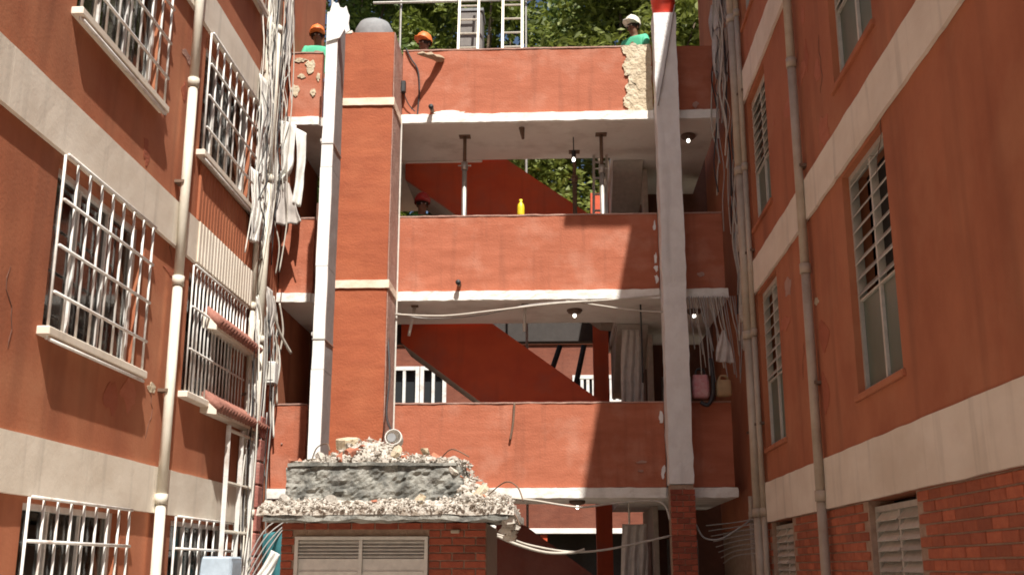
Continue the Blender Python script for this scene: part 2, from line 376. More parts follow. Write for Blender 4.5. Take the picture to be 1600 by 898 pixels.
# masonry bared where the plaster has fallen from the top balcony
pts = [(0.97, 9.10), (1.40, 9.12), (1.41, 8.6), (1.405, 8.06), (1.07, 8.07), (0.99, 8.16), (0.985, 8.26), (1.04, 8.33), (1.02, 8.45), (1.1, 8.58), (1.02, 8.68), (0.98, 8.8), (1.05, 8.92), (0.99, 9.02)]
rag = []
for q in range(len(pts)):
    a_ = Vector(pts[q]); b2 = Vector(pts[(q+1) % len(pts)])
    for t_ in range(6):
        e_ = a_.lerp(b2, t_/6); rag.append((min(1.412, e_.x+random.uniform(-0.014, 0.014)), e_.y+random.uniform(-0.012, 0.012)))
me = MB().prism(rag, 'y', 14.978, 15.0).build('bared_masonry', 'masonry', par[2, 1])
for i in range(14):
    x = random.uniform(1.06, 1.36); z = random.uniform(8.12, 9.06); s_ = random.uniform(0.04, 0.11)
    MB().prism(blob_poly(x, z, s_*0.8, s_, 13, 0.45, i), 'y', 14.968+random.uniform(0, 0.006), 14.979).build('masonry_lump', 'masonry', par[2, 1])
for i, (x, z, rx, rz) in enumerate([(-3.68, 8.88, 0.07, 0.10), (-3.8, 8.72, 0.05, 0.035), (-3.9, 8.5, 0.06, 0.09), (-3.62, 8.45, 0.04, 0.06), (-3.84, 8.98, 0.09, 0.03), (-3.55, 8.7, 0.03, 0.06)]):
    MB().prism(blob_poly(x, z, rx, rz, 14, 0.4, i+50), 'y', 14.985, 15.0).build('bared_masonry', 'masonry', par[2, 0])
for i, (x, z, rx, rz) in enumerate([(-1.62, 8.085, 0.2, 0.04), (-1.45, 8.07, 0.12, 0.03)]):
    MB().prism(blob_poly(x, z, rx, rz, 16, 0.35, i+70), 'y', 14.98+0.003*i, 15.03).build('chipped_plaster', 'white_paint', par[2, 1])
for i, (x, z, rx, rz) in enumerate([(1.1, 2.98, 0.07, 0.02), (1.08, 2.86, 0.04, 0.015), (2.0, 5.58, 0.05, 0.03), (2.03, 8.16, 0.04, 0.05), (-3.82, 3.25, 0.012, 0.012)]):
    bi = 0 if x < -3 else (1 if x < 1.5 else 2); li = 0 if z < 4 else (1 if z < 7 else 2)
    MB().prism(blob_poly(x, z, rx, rz, 12, 0.4, i+90), 'y', 14.982, 15.03).build('chipped_plaster', 'pier_edge', par[li, bi])
# flaking paint along the column joint
for i in range(22):
    z = random.uniform(2.7, 9.0)
    if 3.8 < z < 5.4 or 6.5 < z < 8.05: continue
    li = 0 if z < 4 else (1 if z < 7 else 2)
    MB().prism(blob_poly(1.385+random.uniform(-0.02, 0.01), z, 0.022, random.uniform(0.03, 0.09), 10, 0.45, i+120), 'y', 14.978+0.0005*i, 15.03).build('flaked_paint', 'column_paint', par[li, 1])

# pier with its cream bands, right flank coloured grey for the grazing light on it
pier = rough_box('pier', (-3.11, -2.30, 14.2, 15.13, 0.0, 9.0), 'terracotta_pier', blk, 0.14, 0.006, 2)
rough_box('grazing_light_flank', (-2.297, -2.288, 14.21, 14.99, 2.66, 9.0), 'pier_edge', pier, 0.1, 0.003, 4)
for z in (7.93, 5.29, 2.58):
    rough_box('cream_band', (-3.125, -2.272, 14.175, 14.995, z-0.055, z+0.055), 'peach', pier, 0.06, 0.006, 7)
rough_box('cream_band', (-3.0, -2.9, 14.19, 14.3, 8.99, 9.03), 'cream', pier, 0.04, 0.008, 9)
MB().tube([(-2.268, 14.9, z) for z in (2.7, 4, 5.2, 6.5, 7.9)], 0.012, 6).build('conduit', 'cable_white', pier)

# column: pale paint above, brick below the first slab
colm = thing('column', None, None, (1.58, 14.8, 0)); colm.parent = blk; colm.location = (1.58, -0.2, 0)
rough_box('painted_shaft', (1.425, 1.745, 14.62, 14.985, 2.66, 9.44), 'column_paint', colm, 0.11, 0.014, 2.2)
MB().box(1.435, 1.735, 14.64, 14.97, 0, 2.655).build('brick_core', 'mortar', colm)
bw, bh, bd = 0.15, 0.066, 0.05
z = 0.01; row = 0
bm_full = MB().box(0, 0.156, -0.012, 0.02, 0, bh, c=0.004).mesh('brick', 'brick')
bm_half = MB().box(0, 0.075, -0.012, 0.02, 0, bh, c=0.004).mesh('brick', 'brick')
while z < 2.59:
    if z > 1.2:
        xs = [(1.43, bm_full), (1.594, bm_full)] if row % 2 == 0 else [(1.43, bm_half), (1.513, bm_full), (1.677, bm_half)]
        for x, me in xs: piece('brick', me, (x, 14.635+random.uniform(-0.004, 0.002), z), colm)
    z += 0.074; row += 1

# stairs: three straight flights rising to the left, solid red balustrades
for i, z0 in enumerate((0.0, 2.64, 5.37)):
    z1 = [2.64, 5.37, 8.05][i]; k = (z1-z0)/3.72; xr, xl = 1.28, -2.44
    nz = lambda x: z0+(xr-x)*k
    top = (0.92, 0.92, 1.07)[i]; bot = 0.5; sm_ = ('stair_red_shaded', 'stair_red', 'stair_red')[i]
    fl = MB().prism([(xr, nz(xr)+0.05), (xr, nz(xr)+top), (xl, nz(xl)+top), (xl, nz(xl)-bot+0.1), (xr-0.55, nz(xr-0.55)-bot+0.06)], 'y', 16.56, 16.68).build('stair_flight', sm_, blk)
    MB().prism([(xr, nz(xr)-0.03), (xl, nz(xl)-0.03), (xl, nz(xl)-bot+0.1), (xr-0.6, nz(xr-0.6)-bot+0.08)], 'y', 16.683, 17.75).build('flight_soffit', 'beige_wall', fl)
    for s_ in range(15):
        x = xr-s_*3.72/15
        MB().box(x-3.72/15, x, 16.684, 17.75, nz(x)-0.01, nz(x)+(z1-z0)/15).build('tread', 'soffit', fl)
# inside walls, doors, rear columns
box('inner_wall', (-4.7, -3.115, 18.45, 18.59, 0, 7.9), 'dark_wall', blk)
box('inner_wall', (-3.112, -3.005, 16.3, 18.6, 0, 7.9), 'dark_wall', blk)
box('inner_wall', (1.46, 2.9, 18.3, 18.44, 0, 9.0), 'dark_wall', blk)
for z in FL[:2]+[0]:
    box('inner_wall', (1.38, 1.46, 16.9, 18.99, z+0.002, z+2.5), 'beige_wall', blk)
    d = box('door', (1.352, 1.377, 17.2, 18.05, z+0.01, z+2.0), 'door_brown', blk)
    box('door_handle', (1.33, 1.351, 17.25, 17.29, z+0.95, z+1.05), 'steel', d)
    d = box('door', (-3.9, -3.2, 18.41, 18.448, z+0.01, z+2.05), 'door_grey', blk)
    box('door_handle', (-3.3, -3.26, 18.38, 18.409, z+0.95, z+1.05), 'steel', d)
    d = box('door', (1.7, 2.2, 18.26, 18.298, z+0.01, z+2.05), 'door_grey', blk)
    box('door_handle', (1.74, 1.78, 18.23, 18.259, z+0.95, z+1.05), 'steel', d)
rough_box('rear_column', (0.58, 0.84, 18.42, 18.70, 0, 8.0), 'stair_red', blk, 0.3, 0.006)
rough_box('rear_column', (-3.3, -3.05, 18.7, 18.98, 0, 7.9), 'stair_red', blk, 0.3, 0.006)
box('roof_slab', (-2.99, -1.2, 16.51, 19.0, 7.9, 8.03), 'soffit', blk)
box('rear_shade_strip', (-2.95, 1.35, 18.72, 18.95, 5.4, 5.74), 'dark_room', blk)  # dark strip added to hide the sky, coloured as the shaded landing underside
# sloping beam at the right end of each open storey
for z in FL[1:]:
    MB().prism([(16.6, z-0.14), (18.9, z-0.14), (18.9, z-0.95), (18.2, z-0.95)], 'x', 0.9, 1.375).build('sloping_beam', 'beige_wall', blk)
# ------------------------------------------------------------------ the two wings
def grille(win, x, side, y0, y1, z0, z1, nv, nh, m='white_metal', r=0.011):
    """white security bars in front of an opening; side +1 faces +x"""
    mv = MB().tube([(0, 0, 0), (0, 0, z1-z0)], r, 6).mesh('bar', m, True)
    mh = MB().tube([(0, 0, 0), (0, y1-y0, 0)], r*1.2, 6).mesh('rail', m, True)
    for i in range(nv+1): piece('bar', mv, (x, y0+(y1-y0)*i/nv, z0), win)
    for i in range(nh+1): piece('rail', mh, (x+side*r*2, y0, z0+(z1-z0)*i/nh), win)
def frame_x(win, x0, x1, y0, y1, z0, z1, t, m):
    mb = MB()
    mb.box(x0, x1, y0, y1, z0, z0+t); mb.box(x0, x1, y0, y1, z1-t, z1); mb.box(x0, x1, y0, y0+t, z0+t, z1-t); mb.box(x0, x1, y1-t, y1, z0+t, z1-t)
    return mb.build('frame', m, win)
def part_empty(name, parent, loc):
    e = bpy.data.objects.new(name, None); COL.objects.link(e); e.parent = parent; e.empty_display_size = 0.05
    L = Vector((0, 0, 0)); q = parent
    while q: L += q.location; q = q.parent
    e.location = Vector(loc)-L; return e

lw = thing('apartment_wing', 'sunlit terracotta apartment wing on the left with grilled windows and trailing white cables', 'building', (-4.0, 9, 0))
LX = -4.0
Lh = []
Lbays = [(11.35, 13.35), (8.15, 10.05), (4.4, 6.3)]
for (a, b) in Lbays:
    Lh += [(a, b, 6.12, 7.5), (a, b, 3.42, 4.78), (a, b, 8.95, 10.3), (a, b, 0.95, 2.08)]
Lh.append((14.05, 14.75, 8.4, 10.2))
wall_x(LX-0.22, LX, -3, 17.2, 0, 13.2, Lh).build('wall', 'terracotta_wing', lw)
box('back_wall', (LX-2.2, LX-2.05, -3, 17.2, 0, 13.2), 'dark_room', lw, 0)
box('end_wall', (LX-2.05, LX-0.22, 17.05, 17.2, 0, 13.2), 'terracotta_wing', lw, 0)
box('end_wall', (LX-2.05, LX-0.22, -3, -2.85, 0, 13.2), 'terracotta_wing', lw, 0)
box('roof', (LX-2.3, LX+0.12, -3.1, 17.3, 13.203, 13.35), 'cream', lw)
for z in FL+[10.75]: box('floor_slab', (LX-2.05, LX-0.225, -2.85, 17.05, z-0.15, z), 'dark_room', lw, 0)
for z0, z1 in ((7.56, 8.02), (4.83, 5.30), (2.12, 2.56), (10.35, 10.8)):
    for y0, y1 in ((-3, 3.9), (3.903, 7.2), (7.203, 10.65), (10.653, 14.0)):
        rough_box('cream_band', (LX+0.004, LX+0.045, y0, y1, z0, z1), 'cream', lw, 0.14, 0.0035, 2)
for bi, (a, b) in enumerate(Lbays):
    for li, (z0, z1) in enumerate(((6.12, 7.5), (3.42, 4.78), (8.95, 10.3), (0.95, 2.08))):
        if bi == 2 and li in (2, 3): continue
        win = part_empty('window', lw, (LX, (a+b)/2, z0))
        frame_x(win, LX-0.16, LX-0.09, a, b, z0, z1, 0.05, 'white_metal')
        n = 3
        for k in range(n):
            ya = a+0.05+(b-a-0.1)*k/n; yb = a+0.05+(b-a-0.1)*(k+1)/n
            box('pane', (LX-0.14, LX-0.125, ya+0.015, yb-0.015, z0+0.055, z1-0.055), 'pane_clear', win, 0)
            if k: box('mullion', (LX-0.155, LX-0.1, ya-0.014, ya+0.014, z0+0.052, z1-0.052), 'white_metal', win, 0)
        if (bi+li) % 2 == 0 or bi == 1:
            ya, yb = (a+0.1, a+0.75) if (bi+li) % 2 else (a+0.9, b-0.06)
            cv = []; cf = []; nn = 40
            for q in range(nn+1):
                yy = ya+(yb-ya)*q/nn; xx = LX-0.26+0.03*math.sin(q*0.95+li)
                cv += [(xx, yy, z0+0.02), (xx*1.0-0.008*math.sin(q*0.5), yy, z1-0.02)]
            for q in range(nn): cf.append((2*q, 2*q+2, 2*q+3, 2*q+1))
            MB().add(cv, cf).build('curtain', ['cloth_grey', 'beige_cloth'][li % 2], win, True)
        if li != 1 or bi == 1: grille(win, LX+0.06, 1, a-0.03, b+0.03, z0-0.12, z1+0.03, 8, 4, r=0.012)
        else: grille(win, LX+0.05, 1, a-0.02, b+0.02, z0-0.02, z1, 16, 3, r=0.010)
        box('sill', (LX-0.08, LX+0.10, a-0.08, b+0.08, z0-0.09, z0-0.02), 'cream', win)
# ribbed boards below the upper far window
rib = MB().box(-0.001, 0.032, 0, 0.098, 0, 0.66, c=0.01).mesh('rib_board', 'terracotta_wing')
cl = part_empty('ribbed_cladding', lw, (LX, 12.3, 5.31))
for i in range(20): piece('rib_board', rib, (LX+0.003, 11.4+i*0.108, 5.315), cl)
ribc = MB().box(-0.001, 0.02, 0, 0.085, 0, 0.47, c=0.008).mesh('rib_board', 'cream')
for i in range(20): piece('rib_board', ribc, (LX+0.047, 11.4+i*0.108, 4.83), cl)
# small tiled awnings above and below the lower window
for z, y0, y1, out in ((4.24, 11.9, 13.75, 0.16), (3.30, 12.0, 14.2, 0.19)):
    aw = part_empty('tiled_awning', lw, (LX, (y0+y1)/2, z))
    MB().prism([(LX+0.003, z+0.16), (LX+out, z+0.0), (LX+out, z-0.05), (LX+0.003, z-0.03)], 'y', y0, y1).build('awning_base', 'cream', aw)
    n = int((y1-y0)/0.11)
    tm = MB().tube([(0.0, 0, 0.185), (out*0.55, 0, 0.09), (out+0.02, 0, 0.005)], [0.05, 0.055, 0.058], 8).mesh('tile', 'roof_tile', True)
    for k in range(n): piece('tile', tm, (LX+0.01, y0+0.05+k*(y1-y0-0.08)/n, z+0.01), aw)
# thick pale rainwater pipe and companions up the left wing
def vpipe(name, x, y, z0, z1, r, m, label, joints=2.2, lean=0.0):
    t = thing(name, label, 'pipe', (x, y, z0))
    z = z0
    while z < z1-0.01:
        ze = min(z+joints, z1)
        MB().tube([(x+lean*(z-z0), y, z), (x+lean*(ze-z0), y, ze-0.004)], r, 12).build('pipe_length', m, t, True)
        MB().tube([(x+lean*(z-z0), y, z), (x+lean*(z-z0), y, z+0.1)], r*1.22, 12).build('collar', m, t, True)
        wx_ = (LX if x < 0 else RX); MB().box(min(x, wx_), max(x, wx_), y-r*1.35, y+r*1.35, z+joints*0.5, z+joints*0.5+0.03).build('bracket', 'rust', t)
        z = ze
    return t
vpipe('rainwater_pipe', LX+0.12, 13.78, 0, 12.9, 0.062, 'pvc', 'thick cream rainwater pipe at the far corner of the sunlit left wing')
vpipe('rainwater_pipe', LX+0.07, 13.58, 2.6, 12.0, 0.035, 'pvc', 'thin cream pipe running beside the thick one on the left wing')
vpipe('rainwater_pipe', LX+0.1, 10.75, 0, 12.9, 0.05, 'pvc', 'white rainwater pipe between two window bays of the left wing')
# red-brown stacked flue at the bottom left
fl = thing('clay_flue', 'reddish clay flue of stacked lengths at the foot of the left wing', 'flue', (-3.86, 13.9, 0))
z = 0.0
for k in range(12):
    h = 0.29; MB().box(-3.95, -3.78, 13.78, 14.0, z, z+h-0.012, c=0.015).build('flue_block', 'clay', fl); z += h

# right wing
rw = thing('apartment_wing', 'shaded terracotta apartment wing on the right with beige bands and louvred windows', 'building', (2.5, 9, 0))
RX = 2.5
Rbays = [(12.3, 13.5), (8.0, 9.25), (3.8, 5.0)]
Rl = [(5.78, 7.5), (3.0, 4.92), (8.6, 10.2), (0.9, 2.08)]
Rh = [(a, b, z0, z1) for a, b in Rbays for z0, z1 in Rl]
wall_x(RX, RX+0.22, -3, 17.6, 2.13, 13.25, [h for h in Rh if h[2] > 2]).build('wall', 'terracotta_wing', rw)
lowwall = wall_x(RX+0.012, RX+0.22, -3, 17.6, 0, 2.128, [(h[0], h[1], h[2], 2.128) for h in Rh if h[2] < 2]).build('brick_wall', 'mortar', rw)
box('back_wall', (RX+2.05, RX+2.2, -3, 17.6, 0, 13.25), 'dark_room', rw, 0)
box('end_wall', (RX+0.22, RX+2.05, 17.45, 17.6, 0, 13.25), 'terracotta_wing', rw, 0)
box('end_wall', (RX+0.22, RX+2.05, -3, -2.85, 0, 13.25), 'terracotta_wing', rw, 0)
box('roof', (RX-0.05, RX+2.3, -3.1, 17.7, 13.253, 13.4), 'cream', rw)
for z in FL+[10.75]: box('floor_slab', (RX+0.225, RX+2.05, -2.85, 17.45, z-0.15, z), 'dark_room', rw, 0)
for z0, z1 in ((7.56, 7.98), (4.95, 5.36), (2.13, 2.59), (10.3, 10.72)):
    for y0, y1 in ((-3, 4.6), (4.603, 7.6), (7.603, 11.4), (11.403, 14.45)):
        rough_box('beige_band', (RX-0.034, RX-0.004, y0, y1, z0, z1), 'cream', rw, 0.12, 0.006, 3)
box('window_hood', (RX-1.2, RX-0.004, 10.96, 11.06, 12.40, 12.50), 'cream', rw)
# bricks of the ground floor wall as far as they can be told apart
bk = MB().box(-0.014, 0.03, 0, 0.23, 0, 0.066, c=0.004).mesh('brick', 'brick_orange')
z = 2.05; row = 0; cnt = 0
while z > 1.3 and cnt < 300:
    y = 5.3+(0.12 if row % 2 else 0)
    while y < 14.1:
        if not any(a-0.24 < y < b+0.005 for a, b in Rbays) and cnt < 300:
            piece('brick', bk, (RX+0.013+random.uniform(-0.004, 0.003), y, z), lowwall); cnt += 1
        y += 0.242
    z -= 0.078; row += 1
for bi, (a, b) in enumerate(Rbays):
    for li, (z0, z1) in enumerate(Rl):
        if bi == 2 and li == 2: continue
        win = part_empty('louvred_window', rw, (RX, (a+b)/2, z0))
        frame_x(win, RX+0.06, RX+0.13, a, b, z0, z1, 0.045, 'louvre')
        mid = (a+b)/2
        box('mullion', (RX+0.065, RX+0.125, mid-0.02, mid+0.02, z0+0.048, z1-0.048), 'louvre', win, 0)
        split = z0+(z1-z0)*0.42
        n = 8
        sm = MB().box(-0.004, 0.004, 0, (b-a)/2-0.075, -0.065, 0.065).mesh('slat', 'louvre')
        for h in (0, 1):
            ya = a+0.05 if h == 0 else mid+0.024
            box('pane', (RX+0.09, RX+0.102, ya, ya+(b-a)/2-0.075, z0+0.05, split-0.02), 'pane_green', win, 0)
            for k in range(n):
                piece('slat', sm, (RX+0.085, ya, split+0.07+(z1-0.06-split-0.08)*k/(n-1)), win, (0, R(38), 0))
        box('transom', (RX+0.066, RX+0.124, a+0.048, b-0.048, split-0.018, split+0.0), 'louvre', win, 0)
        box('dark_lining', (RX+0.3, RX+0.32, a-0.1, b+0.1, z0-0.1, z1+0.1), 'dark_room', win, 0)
        box('sill', (RX-0.03, RX+0.055, a-0.05, b+0.05, z0-0.06, z0-0.004), 'terracotta_wing', win)
vpipe('rainwater_pipe', RX-0.10, 13.75, 0, 12.8, 0.060, 'pipe_brown', 'thick beige rainwater pipe on the shaded right wing beside the louvred windows')
vpipe('rainwater_pipe', RX-0.06, 13.58, 0, 12.8, 0.034, 'pipe_brown', 'thinner beige pipe just right of the thick one on the right wing')
vpipe('rainwater_pipe', RX-0.05, 14.55, 0, 2.5, 0.03, 'pipe_brown', 'short slim pale pipe below the first slab beside the right wing')
vpipe('rainwater_pipe', RX-0.07, 10.55, 0, 12.8, 0.045, 'pipe_brown', 'beige pipe on bare stretch of the right wing between window bays')

rr = random.Random(77)
def rag_poly(u, v, ru, rv, seed):
    q = random.Random(seed); n = 26; ph = [q.uniform(0, 6.28) for _ in range(4)]
    return [(u+ru*(1+0.25*math.sin(2*2*math.pi*i/n+ph[0])+0.18*math.sin(3*2*math.pi*i/n+ph[1])+q.uniform(-0.12, 0.12))*math.cos(2*math.pi*i/n), v+rv*(1+0.25*math.sin(2*2*math.pi*i/n+ph[2])+0.18*math.sin(5*2*math.pi*i/n+ph[3])+q.uniform(-0.12, 0.12))*math.sin(2*math.pi*i/n)) for i in range(n)]
def clear_of(y, z, holes, m=0.25): return not any(a-m < y < b+m and c-m < z < d+m for a, b, c, d in holes)
for W, X, sx, holes, bands in ((lw, LX, 1, Lh, ((7.4, 8.2), (4.7, 5.45), (1.95, 2.75))), (rw, RX, -1, Rh, ((7.4, 8.2), (4.8, 5.5), (0, 2.75)))):
    k = 0
    while k < 13:
        y = rr.uniform(7.2, 12.0); z = rr.uniform(2.9, 7.2)
        if not clear_of(y, z, holes) or any(a < z < b for a, b in bands) or (W is lw and 11.2 < y): continue
        MB().prism(rag_poly(y, z, rr.uniform(0.05, 0.28), rr.uniform(0.03, 0.16), k+(9 if sx > 0 else 99)), 'x', X+sx*0.0005, X+sx*0.004).build('weathered_patch', ['patch_a', 'patch_b', 'patch_a', 'pier_edge'][k % 4] if k % 8 != 3 else 'masonry', W); k += 1
    for c_ in range(7):
        y = rr.uniform(7.5, 11.5); z = rr.uniform(3.2, 7.0); pp = []
        if not clear_of(y, z, holes, 0.1): continue
        for q in range(9): pp.append((X+sx*0.002, y, z)); y += rr.uniform(-0.05, 0.07); z -= rr.uniform(0.03, 0.11)
        MB().tube(pp, [0.001]+[rr.uniform(0.002, 0.005) for _ in range(7)]+[0.001], 4).build('crack', 'dark_wall', W)

# ------------------------------------------------------------------ kiosk in the courtyard
ks = thing('kiosk', 'small brick kiosk with metal shutters under a broken concrete roof', 'kiosk', (-1.7, 12, 0))
KF = 11.1
MB().box(-2.78, -2.645, KF+0.012, 13.0, 0, 2.03).build('wall', 'mortar', ks)
kw = MB().box(-2.645, -1.31, KF+0.012, KF+0.15, 1.905, 2.03).box(-1.31, -0.74, KF+0.012, KF+0.15, 0, 2.03).box(-2.645, -1.31, KF+0.012, KF+0.15, 0, 0.9).build('front_wall', 'mortar', ks)
MB().box(-0.89, -0.74, KF+0.15, 13.0, 0, 2.03).build('side_wall', 'beige_wall', ks)
MB().box(-2.645, -0.89, 12.87, 13.0, 0, 2.03).build('back_wall', 'mortar', ks)
def kbrick(w_): return MB().box(0, w_, -0.014, 0.03, 0, 0.062, c=0.004).mesh('brick', 'brick')
kfull = kbrick(0.222); cache = {}
z = 1.97; row = 0
while z > 1.15:
    for xa, xb in (((-2.78, -0.745),) if z > 1.9 else ((-2.78, -2.65), (-1.305, -0.745))):
        x = xa-(0.115 if row % 2 else 0)
        while x < xb-0.02:
            a = max(x, xa); b = min(x+0.222, xb)
            if b-a > 0.03:
                w_ = round(b-a, 3)
                if w_ not in cache: cache[w_] = kbrick(w_)
                piece('brick', cache[w_], (a, KF+0.010+random.uniform(-0.004, 0.003), z), kw)
            x += 0.234
    z -= 0.074; row += 1
sh = part_empty('shutter', ks, (-1.97, KF, 0.9))
mb = MB(); mb.box(-2.64, -2.605, KF-0.03, KF+0.05, 0.9, 1.9); mb.box(-1.35, -1.315, KF-0.03, KF+0.05, 0.9, 1.9); mb.box(-2.605, -1.35, KF-0.03, KF+0.05, 1.868, 1.9); mb.box(-2.0, -1.965, KF-0.028, KF+0.045, 0.9, 1.867)
mb.build('frame', 'shutter', sh)
for xa, xb in ((-2.604, -2.001), (-1.964, -1.351)):
    box('leaf_panel', (xa, xb, KF+0.008, KF+0.03, 0.9, 1.69), 'shutter', sh, 0.004)
    for k in range(5):
        zz = 1.70+k*0.034
        MB().prism([(KF-0.012, zz), (KF-0.018, zz+0.006), (KF+0.02, zz+0.032), (KF+0.026, zz+0.026)], 'x', xa+0.003, xb-0.003).build('slat', 'shutter', sh)
for xa, xb in ((-2.604, -2.001), (-1.964, -1.351)):
    for zz in (1.55, 1.42, 1.29): box('rib', (xa+0.01, xb-0.01, KF-0.002, KF+0.007, zz, zz+0.018), 'shutter', sh, 0.002)
box('wall_lamp', (-1.09, -1.0, KF-0.05, KF-0.01, 1.93, 1.965), 'pipe_brown', ks)
rs = rough_box('roof_slab', (-2.86, -0.44, 10.4, 13.05, 2.08, 2.15), 'rubble_fine', ks, 0.08, 0.018, 4)
rough_box('broken_edge', (-2.80, -0.50, 10.41, 10.9, 2.03, 2.078), 'concrete', rs, 0.07, 0.02, 7)
# rough concrete upstand on the roof: chiselled face
def chiselled(name, b, m, parent):
    
    o = rough_box(name, b, m, parent, 0.03, 0.012, 6)
    for v in o.data.vertices:
        p = v.co
        if p.y < 11.7 and 2.21 < p.z < 2.61:
            c = noise.voronoi(Vector((p.x*8+p.z*5, 0.0, p.z*15-p.x*4)))[1][0]
            hsh = noise.cell(c*7.3); t2 = noise.cell(c*3.1+Vector((5, 5, 5)))
            v.co.y += hsh*0.017+t2*(p.z-2.4)*0.07+random.uniform(-0.007, 0.007)
    return o
chiselled('concrete_upstand', (-2.88, -1.02, 11.55, 12.5, 2.19, 2.63), 'concrete', ks)
rough_box('upstand_lip', (-2.86, -1.08, 11.52, 12.5, 2.632, 2.665), 'concrete', ks, 0.07, 0.012, 6)

# rubble
def heap(x, y):
    """height of the rubble surface over the kiosk roof"""
    z = 2.17
    if -2.86 < x < -1.02 and y > 11.5: z = 2.66
    return z
def chunk_mesh(seed, m, flat=0.7):
    rr = random.Random(seed); b = bmesh.new()
    for i in range(11):
        v = Vector((rr.gauss(0, 1), rr.gauss(0, 1), rr.gauss(0, 1))).normalized()*rr.uniform(0.75, 1.1); v.z *= flat; v.x *= 1.25
        b.verts.new(v*0.5)
    bmesh.ops.convex_hull(b, input=b.verts)
    bmesh.ops.delete(b, geom=[v for v in b.verts if not v.link_faces], context='VERTS')
    me = bpy.data.meshes.new('rubble_chunk'); b.to_mesh(me); b.free(); me.materials.append(MAT[m]); return me
CH = [chunk_mesh(i, 'rubble', 0.55+0.1*(i % 4)) for i in range(12)]
CHR = [chunk_mesh(40+i, 'rubble_red', 0.6) for i in range(5)]
rr = random.Random(5)
def pile_point(k):
    """random spot in the piles: crest, right slope, front ledge"""
    u = rr.random()
    if u < 0.45:                                   # crest on top of the upstand
        t = rr.random(); x = -2.85+1.85*t; y = rr.uniform(11.58, 12.45)
        prof = 0.04+0.27*math.exp(-((x+2.1)/0.38)**2)+0.07*math.exp(-((x+1.4)/0.3)**2)
        dep = min(1, (y-11.5)/0.45)
        return x, y, 2.665, prof*dep
    if u < 0.62:                                   # right slope
        t = rr.random(); x = -1.02+0.56*t; y = rr.uniform(10.9, 12.6)
        return x, y, 2.17, (0.47*(1-t)**1.1+0.02)*min(1, (y-10.75)/0.8)
    x = rr.uniform(-2.82, -0.47); y = rr.uniform(10.42, 11.45)
    return x, y, 2.15, 0.055+(0.05 if x > -1.2 else 0)+0.02*math.sin(x*7)
fine = MB()
hulls = [([tuple(v.co) for v in me.vertices], [tuple(p.vertices) for p in me.polygons]) for me in CH]
for i in range(5200):
    x, y, zb, h = pile_point(i); z = zb+rr.uniform(0.25, 1.0)*h+0.004
    s_ = 0.010+0.045*rr.random()**2.4; M = Matrix.Translation((x, y, z+0.006)) @ Matrix.Rotation(rr.uniform(0, 6.28), 4, (rr.random(), rr.random(), rr.random()+0.1)) @ Matrix.Scale(s_, 4)
    hv, hf = rr.choice(hulls); fine.add([M @ Vector(p) for p in hv], hf)
for i in range(700):          # crumbs caught along the broken front edge
    x = rr.uniform(-2.85, -0.45); s_ = rr.uniform(0.015, 0.045)
    M = Matrix.Translation((x, rr.uniform(10.38, 10.46), rr.uniform(2.11, 2.17))) @ Matrix.Rotation(rr.uniform(0, 6.28), 4, (rr.random(), rr.random(), rr.random()+0.1)) @ Matrix.Scale(s_, 4)
    hv, hf = rr.choice(hulls); fine.add([M @ Vector(p) for p in hv], hf)
tag(fine.build('fine_rubble', 'rubble_fine'), 'pale crumbled plaster and brick spread over the kiosk roof', 'rubble', kind='stuff')
# solid cores of the piles so that no gap shows beneath the crumbs
core = MB()
nx, ny = 130, 100
def core_z(x, y):
    if y > 11.64 and x < -1.05: return 2.66+max(0.0, (0.02+0.25*math.exp(-((x+2.1)/0.38)**2)+0.05*math.exp(-((x+1.4)/0.3)**2))*min(1, (y-11.5)/0.45))
    if x > -1.0: return 2.15+max(0.0, 0.42*(1-(x+1.05)/0.6)*min(1, max(0, (y-10.75)/0.8)))
    return 2.15+0.07*min(1, max(0, (y-10.45)/0.2))
vs = []; fs = []
for j in range(ny+1):
    for i in range(nx+1):
        x = -2.84+2.38*i/nx; y = 10.45+2.1*j/ny
        vs.append((x, y, core_z(x, y)+noise.noise(Vector((x*9, y*9, 0)))*0.03+noise.noise(Vector((x*31, y*31, 4)))*0.022+noise.noise(Vector((x*70, y*70, 9)))*0.012-0.006))
for j in range(ny):
    for i in range(nx): a = j*(nx+1)+i; fs.append((a, a+1, a+nx+2, a+nx+1))
tag(core.add(vs, fs).build('rubble_bed', 'rubble_fine'), 'packed dusty debris under the loose rubble on the kiosk roof', 'rubble', kind='stuff')
nbig = 0
for i in range(125):
    x, y, zb, h = pile_point(i); red = rr.random() < 0.2
    s_ = 0.05+0.11*rr.random()**1.8; me = rr.choice(CHR if red else CH)
    o = bpy.data.objects.new('rubble_chunk', me); COL.objects.link(o)
    o.location = (x, y, zb+h*0.85+s_*0.08); o.scale = (s_, s_*rr.uniform(0.7, 1), s_*rr.uniform(0.6, 1)); o.rotation_euler = (rr.uniform(-0.6, 0.6), rr.uniform(-0.6, 0.6), rr.uniform(0, 6.3))
    tag(o, 'red brick fragment among the rubble on the kiosk roof' if red else 'pale broken plaster chunk among the rubble on the kiosk roof', 'rubble', 'brick fragments on the kiosk roof' if red else 'plaster chunks on the kiosk roof')
